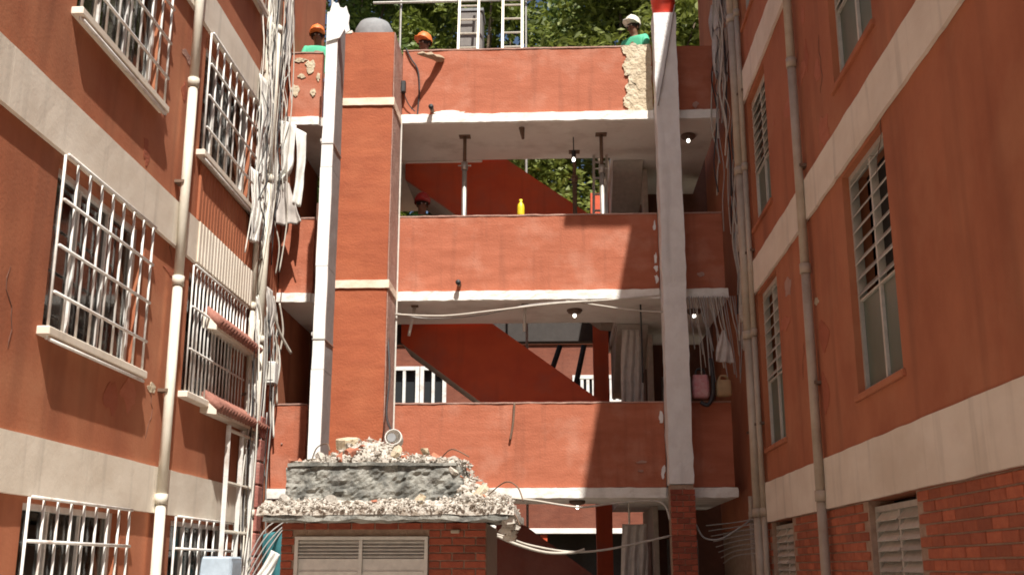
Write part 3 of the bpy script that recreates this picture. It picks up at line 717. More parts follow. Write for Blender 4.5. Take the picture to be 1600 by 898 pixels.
for (x, y, z, s_, m, lab) in [(-2.36, 12.15, 2.93, 0.22, 'masonry', 'largest yellowish block on top of the kiosk rubble heap'), (-1.86, 12.3, 2.90, 0.17, 'rubble_red', 'broken red brick under the white pot on the rubble heap'),
                              (-2.22, 11.75, 2.80, 0.2, 'rubble_red', 'dark red slab fragment lying on the rubble crest'), (-1.5, 12.2, 2.84, 0.15, 'masonry', 'round yellowish lump right of the white pot on the rubble')]:
    o = bpy.data.objects.new('rubble_block', MB().box(-0.5, 0.5, -0.4, 0.4, -0.33, 0.33, c=0.07).mesh('rubble_block', m) if s_ > 0.2 else chunk_mesh(int(x*-100), m, 0.75)); COL.objects.link(o); o.location = (x, y, z); o.scale = (s_, s_, s_*0.9); o.rotation_euler = (0.2, 0.1, x*3)
    tag(o, lab, 'rubble')
for i, (x, y, z, w_, a) in enumerate([(-2.55, 11.75, 2.73, 0.15, 0.9), (-1.75, 11.75, 2.80, 0.17, -0.9), (-1.12, 11.6, 2.62, 0.18, 0.8), (-0.8, 11.1, 2.33, 0.17, -0.7), (-2.2, 10.6, 2.22, 0.14, 1.1), (-1.35, 10.6, 2.22, 0.15, -1.0), (-2.62, 10.55, 2.22, 0.13, 0.9)]):
    b_ = MB().prism([(px_*w_, py_*w_) for px_, py_ in [(-0.5, -0.3), (-0.1, -0.42), (0.35, -0.3), (0.55, 0.1), (0.2, 0.4), (-0.3, 0.33), (-0.55, 0.05)]], 'z', -0.022, 0.022)
    b_.xf(Matrix.Translation((x, y, z)) @ Matrix.Rotation(a, 4, 'Y') @ Matrix.Rotation(0.5, 4, 'X') @ Matrix.Rotation(i*1.1, 4, 'Z'))
    tag(b_.build('plaster_fragment', 'masonry' if i % 2 else 'rubble'), ['flat plaster flake at the left end of the rubble crest', 'flat yellowish flake on the rubble crest below the white pot', 'flat pale flake at the top of the right rubble slope', 'flat yellowish flake near the foot of the right rubble slope', 'flat pale flake at the roof edge above the left shutter leaf', 'flat yellowish flake at the roof edge right of the shutter', 'flat pale flake at the left end of the kiosk roof edge'][i], 'rubble')
for i, P in enumerate([[(-2.7, 11.9, 2.7), (-2.6, 11.7, 2.84), (-2.45, 11.5, 2.86), (-2.4, 11.42, 2.78)], [(-1.3, 12.0, 2.75), (-1.15, 11.7, 2.82), (-0.95, 11.5, 2.72)], [(-0.75, 11.3, 2.3), (-0.55, 11.0, 2.42), (-0.42, 10.8, 2.36), (-0.36, 10.7, 2.22)], [(-0.62, 10.6, 2.12), (-0.45, 10.45, 2.1), (-0.38, 10.4, 1.98)]]):
    cable('rebar', P, 0.007, 'rust', ['bent rusty rebar at the left of the rubble crest', 'bent rusty rebar at the right of the rubble crest', 'bent rusty rebar above the broken right corner of the kiosk roof', 'bent rusty rebar below the broken right corner of the kiosk roof'][i], 'rebar')
for k in range(6):   # pieces hanging over the broken right corner
    MB().prism(blob_poly(-0.52+0.05*rr.random(), 2.03-0.03*k, 0.07, 0.035, 9, 0.4, 300+k), 'y', 10.45+0.04*k, 10.62+0.05*k).build('hanging_fragment', 'rubble', rs)
pot = thing('pot', 'white round pot tipped on its side atop the rubble heap', 'pot', (-1.87, 12.35, 2.97))
b_ = MB().lathe([(0.0, -0.10), (0.085, -0.10), (0.098, -0.06), (0.10, 0.05), (0.094, 0.08), (0.086, 0.08), (0.09, 0.04), (0.085, -0.07), (0, -0.08)], 18)
b_.xf(Matrix.Translation((-1.87, 12.35, 3.0)) @ Matrix.Rotation(R(75), 4, 'X')).build('body', 'cloth_white', pot, True)
MB().lathe([(0.05, 0), (0.05, 0.012), (0.0, 0.012)], 14).xf(Matrix.Translation((-1.885, 12.265, 3.01)) @ Matrix.Rotation(R(80), 4, 'X')).build('base_ring', 'tank_grey', pot)

# ------------------------------------------------------------------ tall white duct in front of the pier
dt = thing('duct', 'tall white square duct standing in front of the terracotta pier', 'duct', (-2.95, 13.4, 0))
z = 0.0; k = 0
while z < 8.75:
    h = min(1.32, 8.8-z)
    rough_box('white_cover', (-3.045+0.004*(k % 2), -2.893, 13.2, 13.235, z, z+h-0.006), 'duct_paint', dt, 0.2, 0.006, 2.5)
    rough_box('grey_body', (-3.035, -2.899, 13.238, 13.72, z, z+h-0.006), 'duct_body', dt, 0.2, 0.005, 2.5); z += h; k += 1
for z in (6.98, 4.4):
    box('bracket', (-3.09, -3.049, 13.3, 13.36, z, z+0.05), 'white_metal', dt); box('strap', (-3.052, -2.886, 13.192, 13.73, z-0.07, z-0.055), 'steel', dt, 0.002)
def sheet(name, P, m, parent=None, amp=0.03, freq=5, nu=16, nv=16, thick=0.006, seed=0.0):
    """a hanging sheet between two polylines P[0] (left edge) and P[1] (right edge), folded and frayed"""
    L = smooth_path(P[0], 4); Q = smooth_path(P[1], 4)
    def at(l, t):
        f = t*(len(l)-1); i = min(int(f), len(l)-2); return l[i].lerp(l[i+1], f-i)
    vs = []; fs = []
    for j in range(nv+1):
        a = at(L, j/nv); b = at(Q, j/nv)
        for i in range(nu+1):
            p = a.lerp(b, i/nu); d = math.sin(i/nu*freq*math.pi*2+j*0.3+seed)*amp*(0.3+j/nv)
            nvec = noise.noise_vector(p*4+Vector((seed, 0, 0)))*amp*0.9
            vs.append(p+Vector((nvec.x*0.5, d+nvec.y, nvec.z*0.5)))
    for j in range(nv):
        for i in range(nu): q = j*(nu+1)+i; fs.append((q, q+1, q+nu+2, q+nu+1))
    mb = MB().add(vs, fs); o = mb.build(name, m, parent, True)
    so_ = o.modifiers.new('thickness', 'SOLIDIFY'); so_.thickness = thick; so_.offset = 0
    return o
ts = MB().prism([(-3.03, 8.35), (-3.02, 8.7), (-2.99, 8.86), (-2.96, 8.93), (-2.93, 8.90), (-2.9, 8.91), (-2.87, 8.84), (-2.82, 8.83), (-2.79, 8.86), (-2.76, 8.76), (-2.74, 8.72), (-2.75, 8.6), (-2.73, 8.5), (-2.78, 8.47), (-2.8, 8.52), (-2.86, 8.4)], 'y', 13.17, 13.19).build('bent_panel', 'duct_paint')
tag(ts, 'bent white sheet metal panel at the top of the tall duct', 'panel')
cable('rope', [(-3.2, 14.0, 9.9), (-3.1, 13.7, 9.25), (-2.99, 13.3, 8.72)], 0.018, 'cable_grey', 'grey rope slanting up from the top of the white duct', 'rope')
cable('rope', [(1.44, 14.55, 7.95), (1.55, 14.57, 8.5), (1.66, 14.58, 9.1), (1.74, 14.6, 9.55)], 0.011, 'cable_grey', 'grey cord slanting up the sunlit top of the pale column', 'rope')
# red bucket on the column head
bk_ = thing('bucket', 'red plastic bucket standing on top of the pale column', 'bucket', (1.59, 14.8, 9.455))
MB().lathe([(0.0, 0.0), (0.145, 0.0), (0.155, 0.02), (0.19, 0.38), (0.2, 0.38), (0.2, 0.41), (0.183, 0.41), (0.145, 0.03), (0, 0.025)], 24, (1.59, 14.8, 9.455)).build('body', 'plastic_red', bk_, True)
MB().tube(smooth_path([(1.40, 14.8, 9.82), (1.43, 14.66, 9.72), (1.59, 14.6, 9.66), (1.75, 14.66, 9.72), (1.78, 14.8, 9.82)]), 0.007, 6).build('handle', 'steel', bk_)
# stub and spouts on the balcony fronts
st = MB().tube([(-1.70, 15.0, 8.95), (-1.74, 14.93, 8.93), (-1.80, 14.82, 8.9), (-1.84, 14.76, 8.90), (-1.90, 14.68, 8.865), (-1.95, 14.62, 8.86), (-2.01, 14.56, 8.83)], [0.05, 0.062, 0.045, 0.056, 0.034, 0.038, 0.012], 5).build('wood_stub', 'wood')
tag(st, 'splintered wooden stub sticking out of the top balcony wall', 'wood')
for (x, z, lab) in ((-1.4, 5.47, 'short dark spout at the foot of the middle balcony wall'), (-1.83, 8.12, 'short dark spout at the foot of the top balcony wall')):
    t = thing('drain_spout', lab, 'spout', (x, 15.0, z)); MB().tube([(x, 15.02, z), (x+0.0, 14.82, z-0.005)], 0.03, 10).build('pipe', 'rust', t, True); MB().tube([(x, 14.835, z-0.004), (x, 14.8, z-0.008)], 0.038, 10).build('lip', 'black', t, True)
cable('cable', [(-2.24, 14.97, 9.12), (-2.16, 14.97, 8.95), (-2.06, 14.975, 8.78), (-2.03, 14.975, 8.5), (-2.04, 14.975, 8.2), (-2.05, 14.96, 8.0)], 0.012, 'black', 'black cable drooping down the left end of the top balcony wall', 'cable')
jb = thing('junction_box', 'small black box on the right flank of the pier with trailing wire', 'box', (-2.26, 14.9, 8.45))
MB().box(-2.286, -2.22, 14.86, 14.94, 8.38, 8.56, c=0.01).build('case', 'black', jb); MB().tube(smooth_path([(-2.25, 14.9, 8.38), (-2.2, 14.93, 8.25), (-2.14, 14.95, 8.16), (-2.08, 14.95, 8.1)]), 0.008, 6).build('wire', 'black', jb)
cable('cord', [(-0.62, 14.965, 3.79), (-0.64, 14.96, 3.5), (-0.68, 14.965, 3.28)], 0.016, 'rust', 'dark cord hanging down the lowest balcony wall', 'cord')
cable('cable', [(-2.3, 14.4, 4.6), (-2.2, 14.0, 4.0), (-2.1, 13.2, 3.4), (-1.9, 12.4, 3.08)], 0.014, 'black', 'black cable dropping beside the pier to the white pot', 'cable')
# yellow bottle on the middle balcony wall
yb = thing('bottle', 'yellow plastic bottle on the middle balcony wall', 'bottle', (-0.53, 15.07, 6.503))
MB().lathe([(0.0, 0), (0.05, 0), (0.052, 0.02), (0.052, 0.13), (0.045, 0.17), (0.02, 0.21), (0.02, 0.22)], 16, (-0.53, 15.07, 6.503)).build('body', 'plastic_yellow', yb, True)
MB().lathe([(0.024, 0.22), (0.024, 0.25), (0, 0.25)], 12, (-0.53, 15.07, 6.503)).build('cap', 'plastic_yellow', yb, True)

# ------------------------------------------------------------------ steel props, lamps, ladders
def prop(x, y, z0, z1, label, zsplit, dark=False):
    t = thing('steel_prop', label, 'prop', (x, y, z0)); m1 = 'rust'; m2 = 'rust' if dark else 'steel'
    MB().box(x-0.07, x+0.07, y-0.07, y+0.07, z0, z0+0.012).build('base_plate', 'rust', t)
    MB().tube([(x, y, z0+0.012), (x, y, zsplit)], 0.036, 12).build('outer_tube', m2, t, True)
    MB().tube([(x, y, zsplit), (x, y, z1-0.014)], 0.027, 12).build('inner_tube', m1 if not dark else 'rust', t, True)
    MB().tube([(x, y, zsplit-0.1), (x, y, zsplit+0.02)], 0.05, 12).build('collar', m2, t, True)
    MB().tube([(x-0.1, y, zsplit-0.03), (x+0.1, y, zsplit-0.03)], 0.01, 6).build('pin', m2, t)
    MB().box(x-0.085, x+0.085, y-0.07, y+0.07, z1-0.014, z1-0.002).build('head_plate', 'rust', t)
prop(-1.39, 15.5, 5.373, 7.92, 'steel prop under the upper slab left of the yellow bottle', 7.48)
prop(0.665, 15.5, 5.373, 7.92, 'steel prop under the upper slab beside the inner ladder', 7.40)
prop(0.27, 16.2, 5.373, 7.92, 'rusty dark prop behind the bare lamp on the upper walkway', 7.5, True)
for x0, x1, z0, z1, lab in ((-0.35, 0.02, 4.15, 5.23, 'black raking strut behind the stair at the middle opening, left one'), (0.15, 0.42, 4.0, 5.23, 'black raking strut behind the stair at the middle opening, right one')):
    t = thing('raking_strut', lab, 'strut', (x0, 18.2, z0)); MB().tube([(x0, 18.2, z0), (x1, 18.2, z1)], 0.045, 8).build('tube', 'black', t, True); MB().box(x0-0.09, x0+0.09, 18.12, 18.28, z0-0.02, z0+0.01).build('foot', 'black', t)
def lamp(x, y, z, label, drop=0.0, ceiling=True):
    t = thing('ceiling_lamp', label, 'lamp', (x, y, z))
    if ceiling: MB().lathe([(0, 0), (0.11, 0), (0.115, -0.02), (0.09, -0.05), (0.04, -0.06), (0.035, -0.07)], 18, (x, y, z)).build('base', 'door_brown', t, True)
    else: MB().tube([(x, y, z), (x, y, z-drop)], 0.008, 6).build('wire', 'black', t); MB().tube([(x, y, z-drop+0.06), (x, y, z-drop-0.05)], 0.03, 10).build('socket', 'black', t)
    zz = z-0.09 if ceiling else z-drop-0.085
    MB().lathe([(0.0, -0.028), (0.016, -0.023), (0.026, -0.006), (0.024, 0.012), (0.014, 0.035), (0.0, 0.04)], 12, (x, y, zz)).build('bulb', 'bulb_on', t, True)
lamp(1.98, 15.6, 7.918, 'round ceiling lamp above the top right walkway bay')
lamp(1.97, 15.7, 5.236, 'round ceiling lamp above the bag in the right bay')
lamp(0.25, 15.6, 7.918, 'bare lit bulb hanging beside the props on the upper walkway', 0.28, False)
lamp(0.23, 15.6, 5.236, 'lit bulb under the middle slab right of the hanging rods')
lamp(0.23, 15.6, 2.506, 'lit bulb under the lowest slab above the curtain')
def ladder(name, label, a0, a1, w_, n, m='ladder', yofs=None):
    """a0, a1: foot and head centres; w_ half width"""
    t = thing(name, label, 'ladder', a0); a0 = Vector(a0); a1 = Vector(a1)
    for s_ in (-1, 1):
        d = Vector((w_*s_, 0, 0)); MB().tube([a0+d, a1+d], 0.028, 4).build('rail', m, t)
    for k in range(n):
        c = a0.lerp(a1, (k+0.6)/n); MB().tube([c-Vector((w_, 0, 0)), c+Vector((w_, 0, 0))], 0.018, 6).build('rung', m, t)
ladder('ladder', 'pale ladder on the roof, left of the two', (-1.46, 16.3, 8.06), (-1.49, 17.3, 11.7), 0.165, 12)
ladder('ladder', 'pale ladder on the roof, right of the two', (-0.72, 16.3, 8.06), (-0.74, 17.3, 11.7), 0.165, 12)
ladder('ladder', 'grey ladder standing on the upper walkway behind the prop', (0.62, 16.0, 5.38), (0.68, 16.35, 7.9), 0.10, 9, 'steel')
# the ladders lean on a pipe frame
pf = thing('pipe_frame', 'grey pipe frame on the roof against which the ladders lean', 'frame', (-1.5, 17.4, 8.05))
MB().tube([(-3.2, 17.37, 11.22), (-0.4, 17.37, 11.22)], 0.022, 8).build('top_pipe', 'steel', pf)
for x in (-2.72, -0.52): MB().tube([(x, 17.43, 0.0), (x, 17.43, 11.5)], 0.02, 8).build('post', 'steel', pf)
bx_ = thing('water_tank', 'dark box tank between the rails of the left roof ladder', 'tank', (-1.5, 17.9, 8.0))
MB().box(-1.72, -1.3, 17.7, 18.2, 8.035, 11.2, c=0.03).build('body', 'door_grey', bx_); MB().box(-1.74, -1.28, 17.68, 18.22, 11.2, 11.25).build('lid', 'tank_grey', bx_)
for x, lab in ((-1.05, 'stubby grey vent pipe on the roof between the ladders'), (-0.93, 'stubby grey vent pipe on the roof beside the right ladder')):
    t = thing('vent_pipe', lab, 'pipe', (x, 15.9, 8.05)); MB().tube([(x, 15.9, 8.05), (x, 15.9, 9.44)], 0.03, 8).build('stem', 'tank_grey', t, True); MB().tube([(x, 15.9, 9.44), (x, 15.9, 9.5)], 0.045, 8).build('cap', 'tank_grey', t, True)
tk = thing('water_tank', 'grey domed water tank on the roof behind the pier', 'tank', (-2.85, 15.7, 8.05))
MB().lathe([(0.0, 0), (0.30, 0), (0.31, 0.1), (0.31, 1.66), (0.3, 1.76), (0.24, 1.88), (0.12, 1.94), (0.0, 1.955)], 28, (-2.87, 15.75, 8.053)).build('body', 'tank_grey', tk, True)
MB().lathe([(0.08, 1.94), (0.08, 1.97), (0, 1.97)], 16, (-2.87, 15.75, 8.053)).build('lid', 'tank_grey', tk)

# ------------------------------------------------------------------ people
def skin_mesh(name, joints, edges, m, parent, sub=2, root=0):
    me = bpy.data.meshes.new(name); me.from_pydata([j[0] for j in joints], edges, []); me.update()
    o = bpy.data.objects.new(name, me); COL.objects.link(o); o.parent = parent
    md = o.modifiers.new('skin', 'SKIN'); md.use_smooth_shade = True
    lay = me.skin_vertices[0].data if me.skin_vertices else None
    if lay is None:
        bm = bmesh.new(); bm.from_mesh(me); bm.verts.layers.skin.verify(); bm.to_mesh(me); bm.free(); lay = me.skin_vertices[0].data
    for i, j in enumerate(joints):
        r = j[1]; lay[i].radius = r if isinstance(r, tuple) else (r, r); lay[i].use_root = (i == root)
    sd = o.modifiers.new('sub', 'SUBSURF'); sd.levels = sub; sd.render_levels = sub
    me.materials.append(MAT[m]); return o
def person(label, loc, yaw, helmet, shirt, trousers, h=1.68, bend=0.0, tilt=(0, 0), arms='down', vest=None):
    p = thing('person', label, 'person', loc); p.rotation_euler = (0, 0, yaw); k = h/1.7
    V = lambda x, y, z: (x*k, y*k, z*k)            # figure faces -y
    by = -bend
    sh = 1.40; hipz = 0.90
    B = [(V(0, 0, hipz), (0.15, 0.105)), (V(0, by*0.3, 1.08), (0.135, 0.095)), (V(0, by*0.7, 1.27), (0.16, 0.105)), (V(0, by, 1.42), (0.10, 0.08)), (V(0, by-0.005, 1.49), (0.055, 0.055)), (V(0, by-0.015+tilt[1], 1.545), (0.066, 0.08)), (V(tilt[0], by-0.02+tilt[1], 1.62), (0.075, 0.09)), (V(tilt[0], by-0.01+tilt[1], 1.69), (0.055, 0.07))]
    E = [(0, 1), (1, 2), (2, 3), (3, 4), (4, 5), (5, 6), (6, 7)]
    arm = {}
    for s_ in (-1, 1):
        i0 = len(B)
        if arms == 'fwd': A = [(0.19, by, sh, 0.062), (0.235, by-0.05, 1.15, 0.048), (0.21, by-0.25, 1.05, 0.036), (0.20, by-0.31, 1.04, 0.034)]
        else: A = [(0.19, by, sh, 0.062), (0.25, by+0.02, 1.12, 0.048), (0.255, by-0.05, 0.88, 0.036), (0.253, by-0.07, 0.80, 0.036)]
        for a in A: B.append((V(a[0]*s_, a[1], a[2]), a[3]*k))
        E += [(2, i0), (i0, i0+1), (i0+1, i0+2), (i0+2, i0+3)]
        hx, hy, hz = A[3][0]*s_, A[3][1], A[3][2]; dirv = Vector((0, -1, -0.1)) if arms == 'fwd' else Vector((0, -0.2, -1)); dirv.normalize()
        for f in range(4):
            j = len(B); off = (f-1.5)*0.02; ln = [0.07, 0.085, 0.08, 0.06][f]
            sv = Vector((off, 0, 0)) if arms == 'fwd' else Vector((0, off, 0))
            b0 = Vector((hx, hy, hz))+sv+dirv*0.05; b1 = b0+dirv*ln*0.55; b2 = b1+dirv*ln*0.4+Vector((-0.012*s_, 0, 0))
            for q in (b0, b1, b2): B.append((V(*q), 0.009*k))
            E += [(i0+3, j), (j, j+1), (j+1, j+2)]
        j = len(B); tv = Vector((-s_, -0.3, 0)) if arms == 'fwd' else Vector((0, -1, -0.2)); tv.normalize()
        b0 = Vector((hx, hy, hz))+tv*0.035; b1 = b0+tv*0.02+dirv*0.04
        for q in (b0, b1): B.append((V(*q), 0.010*k))
        E += [(i0+3, j), (j, j+1)]
        i1 = len(B)
        for a in [(0.095, 0.0, 0.82, 0.088), (0.11, -0.015, 0.48, 0.06), (0.115, 0.02, 0.10, 0.042), (0.12, -0.10, 0.035, 0.038), (0.125, -0.16, 0.03, 0.03)]: B.append((V(a[0]*s_, a[1], a[2]), a[3]*k))
        E += [(0, i1), (i1, i1+1), (i1+1, i1+2), (i1+2, i1+3), (i1+3, i1+4)]
        arm[s_] = (i0, i1)
    skin_mesh('body', B, E, 'skin', p)
    g = 1.16
    sc = lambda r, q: tuple(x*q for x in r) if isinstance(r, tuple) else r*q
    T = [B[0], B[1], B[2], B[3]]; T = [(a, sc(r, g)) for a, r in T]; TE = [(0, 1), (1, 2), (2, 3)]
    for s_ in (-1, 1):
        i0 = arm[s_][0]; n = len(T); T += [(B[i0][0], B[i0][1]*1.22), (tuple(Vector(B[i0][0]).lerp(Vector(B[i0+1][0]), 0.75)), B[i0+1][1]*1.35)]; TE += [(2, n), (n, n+1)]
    skin_mesh('shirt', T, TE, shirt, p)
    if vest:
        skin_mesh('vest', [(a, sc(r, 1.1)) for a, r in T[:3]]+[(T[3][0], sc(T[3][1], 0.9))], [(0, 1), (1, 2), (2, 3)], vest, p)
    L = [(B[0][0], sc(B[0][1], 1.12))]; LE = []
    for s_ in (-1, 1):
        i1 = arm[s_][1]; n = len(L); L += [(B[i1][0], B[i1][1]*1.18), (B[i1+1][0], B[i1+1][1]*1.25), (B[i1+2][0], B[i1+2][1]*1.4)]; LE += [(0, n), (n, n+1), (n+1, n+2)]
        skin_mesh('boot', [(V(0.115*s_, 0.02, 0.10), 0.055*k), (V(0.118*s_, -0.02, 0.045), 0.05*k), (V(0.12*s_, -0.11, 0.04), 0.045*k), (V(0.125*s_, -0.17, 0.035), 0.04*k)], [(0, 1), (1, 2), (2, 3)], 'boot', p, 1)
    skin_mesh('trousers', L, LE, trousers, p)
    hc = Vector(V(tilt[0], by-0.02+tilt[1], 1.62))
    def loc_obj(mb, name, m, sm=True):
        o = bpy.data.objects.new(name, mb.mesh(name, m, sm)); COL.objects.link(o); o.parent = p; return o
    # face
    for s_ in (-1, 1):
        loc_obj(MB().lathe([(0, -0.011), (0.009, -0.006), (0.011, 0), (0.009, 0.006), (0, 0.011)], 8, hc+Vector((0.03*s_, -0.084, 0.0))), 'eye', 'eye')
        loc_obj(MB().lathe([(0, -0.03), (0.012, -0.022), (0.014, 0.012), (0.008, 0.028), (0, 0.032)], 8, hc+Vector((0.082*s_, 0.005, -0.01))), 'ear', 'skin')
    loc_obj(MB().tube([hc+Vector((0, -0.082, 0.005)), hc+Vector((0, -0.108, -0.032)), hc+Vector((0, -0.088, -0.04))], [0.008, 0.016, 0.012], 8), 'nose', 'skin')
    loc_obj(MB().tube([hc+Vector((-0.024, -0.083, -0.066)), hc+Vector((0, -0.09, -0.068)), hc+Vector((0.024, -0.083, -0.066))], 0.006, 6), 'mouth', 'rust')
    loc_obj(MB().lathe([(0.088, -0.04), (0.094, 0.0), (0.094, 0.04), (0.07, 0.09), (0, 0.11)], 16, hc+Vector((0, 0.018, 0.02))), 'hair', 'hair')
    hm = MB().lathe([(0.125, 0.0), (0.122, 0.02), (0.118, 0.06), (0.10, 0.11), (0.065, 0.145), (0.0, 0.16)], 20); hm.v = [(x, y*1.15, z) for x, y, z in hm.v]
    hm.tube(smooth_path([(0, -0.12, 0.07), (0, -0.06, 0.145), (0, 0.0, 0.163), (0, 0.06, 0.145), (0, 0.12, 0.07)]), 0.016, 6)
    hm.prism([(-0.118, -0.02), (-0.10, -0.13), (-0.05, -0.195), (0.05, -0.195), (0.10, -0.13), (0.118, -0.02)], 'z', 0.0, 0.012)
    hm.xf(Matrix.Translation(hc+Vector((0, 0.0, 0.035))) @ Matrix.Rotation(R(-6), 4, 'X'))
    loc_obj(hm, 'helmet', helmet)
    return p
person('worker in orange helmet and mint green shirt on the roof behind the duct', (-3.73, 15.62, 8.053), R(12), 'helmet_orange', 'mint', 'denim', 1.66, 0.06, (-0.02, -0.02), 'fwd')
person('worker in orange helmet and dark blue clothes behind the top balcony wall', (-1.98, 15.55, 8.053), R(-25), 'helmet_orange', 'navy', 'denim', 1.44, 0.1, (0, -0.03), 'fwd')
person('worker in white helmet, mint green sleeves and beige vest at the crumbling corner', (1.24, 15.5, 8.053), R(-35), 'helmet_white', 'mint', 'denim', 1.66, 0.05, (-0.01, -0.02), 'fwd', 'beige_cloth')
person('worker in red helmet and green shirt in the shade behind the middle balcony wall', (-2.1, 15.95, 5.373), R(20), 'helmet_red', 'green_shirt', 'denim', 1.66, 0.08, (0, -0.02), 'down')

# ------------------------------------------------------------------ rods, wires and cloths of the middle storey
for (a, b, lab) in (((-2.06, 15.25, 5.22), (-2.13, 15.2, 4.79), 'pale rod hanging from the middle slab beside the pier'), ((-0.48, 15.25, 5.22), (-0.49, 15.2, 4.84), 'pale rod hanging from the middle slab at mid span')):
    t = thing('hanging_rod', lab, 'rod', b); MB().tube([a, b], 0.022, 8).build('rod', 'cable_white', t, True); MB().box(a[0]-0.05, a[0]+0.05, a[1]-0.03, a[1]+0.03, 5.215, 5.238).build('hook_plate', 'rust', t)
t = thing('hanging_rod', 'short rusty stub hanging under the top slab between the props', 'rod', (-0.5, 15.2, 7.7)); MB().tube([(-0.52, 15.2, 7.92), (-0.5, 15.2, 7.74)], [0.045, 0.02], 8).build('rod', 'rust', t)
CN = {'cable_white': 'white', 'cable_pale': 'beige', 'cable_grey': 'grey', 'black': 'black'}
def sagwire(pts, r, m, label, group=None): return cable('wire', pts, r, m, label, 'wire', group=group)
sagwire([(-2.28, 14.85, 5.02), (-1.6, 14.84, 4.99), (-0.9, 14.85, 5.06), (-0.1, 14.86, 5.15), (0.7, 14.87, 5.2), (1.41, 14.8, 5.24)], 0.013, 'cable_pale', 'thickest pale wire sagging across the middle opening below the slab edge')
sagwire([(-2.28, 14.9, 5.05), (-1.8, 14.88, 4.96), (-1.1, 14.87, 5.0), (-0.4, 14.87, 5.14), (0.4, 14.88, 5.2)], 0.009, 'cable_grey', 'thin grey wire crossing the left half of the middle opening')
sagwire([(0.1, 14.9, 5.2), (0.6, 14.88, 5.12), (1.0, 14.86, 5.05), (1.42, 14.7, 4.98)], 0.011, 'cable_pale', 'pale wire falling right across the middle opening to the column')
cable('cable', [(1.16, 15.25, 5.22), (1.165, 15.25, 4.7), (1.16, 15.25, 4.1)], 0.012, 'black', 'dark cord hanging straight beside the curtain in the middle opening', 'cable')
tag(sheet('curtain', [[(0.93, 15.9, 5.0), (0.90, 15.9, 4.4), (0.88, 15.9, 3.3)], [(1.20, 15.95, 5.0), (1.22, 15.95, 4.4), (1.20, 15.95, 3.3)]], 'cloth_grey', amp=0.035, freq=3, nu=30), 'grey white curtain hanging at the right of the middle opening', 'curtain')
tag(sheet('curtain', [[(0.86, 15.9, 2.2), (0.84, 15.9, 1.7), (0.82, 15.9, 0.7)], [(1.22, 15.95, 2.2), (1.22, 15.95, 1.7), (1.2, 15.95, 0.7)]], 'cloth_grey', amp=0.045, freq=3, nu=30), 'grey white curtain hanging on the ground floor below the lowest slab', 'curtain')
cable('curtain_pole', [(0.96, 15.85, 2.51), (0.96, 15.85, 2.2)], 0.014, 'cable_white', 'white hanger above the ground floor curtain', 'pole')
# ground floor right: drooping hoses, beams
sagwire([(-0.95, 14.2, 2.05), (-0.7, 14.3, 1.98), (-0.4, 14.4, 1.88), (0.1, 14.5, 1.80), (0.6, 14.5, 1.83), (1.41, 14.62, 2.0)], 0.014, 'cable_pale', 'pale hose drooping from the kiosk to the brick column')
sagwire([(-0.95, 14.25, 2.06), (-0.6, 14.3, 1.90), (-0.2, 14.4, 1.79), (0.15, 14.5, 1.79), (0.3, 14.5, 1.83)], 0.02, 'cable_pale', 'second, thicker hose looped below the pale one beside the kiosk')
tag(sheet('rag', [[(-0.86, 13.4, 2.12), (-0.9, 13.4, 2.02), (-1.0, 13.4, 1.95)], [(-0.78, 13.4, 2.08), (-0.8, 13.4, 2.0), (-0.88, 13.4, 1.93)]], 'cloth_white', amp=0.02, freq=1, nu=6, nv=8), 'small white rag knotted to the hose by the kiosk', 'rag')
sagwire([(-0.7, 14.8, 2.5), (-0.35, 14.75, 2.46), (0.0, 14.7, 2.40), (0.3, 14.7, 2.37), (0.7, 14.75, 2.42), (1.3, 14.8, 2.44), (1.42, 14.7, 2.2)], 0.013, 'cable_pale', 'pale wire drooping just below the lowest slab edge')
sagwire([(1.76, 14.75, 2.15), (1.85, 14.7, 1.98), (2.05, 14.65, 1.96), (2.3, 14.6, 2.1), (2.44, 14.5, 2.2)], 0.012, 'cable_grey', 'grey wire looped from the brick column to the right wing')
for i in range(8):
    z = 2.2-i*0.06
    sagwire([(2.46, 14.3-0.02*i, z), (2.25, 14.7, z-0.03), (1.95+0.03*i, 15.2, z-0.05-0.01*i)], 0.007, 'cable_grey', 'thin grey wire in the fan of wires at the foot of the right bay', 'fan of wires in the right bay')

# cables in the right bay, with the bags
rr = random.Random(8)
for i in range(20):
    x = 1.80+0.033*i; y = 14.82+0.02*rr.random(); z1 = 5.23; z0 = rr.uniform(4.0, 4.5)
    dx = rr.uniform(0.02, 0.22)
    sagwire([(x, y, z1), (x+dx*0.3, y-0.03, z1-0.35), (x+dx*0.7, y-0.02, (z0+z1)/2-0.1), (min(x+dx, 2.44), y-0.03, z0)], rr.uniform(0.005, 0.01), rr.choice(['cable_grey', 'cable_pale', 'cable_grey']), 'loose dusty cable hanging over the bag in the right bay', 'loose cables hanging in the right bay')
tag(sheet('rag', [[(2.22, 14.78, 4.72), (2.14, 14.78, 4.5), (2.12, 14.78, 4.3)], [(2.25, 14.78, 4.74), (2.34, 14.78, 4.5), (2.36, 14.78, 4.28)]], 'cloth_grey', amp=0.02, freq=2), 'grey rag hung among the cables above the woven bag', 'rag')
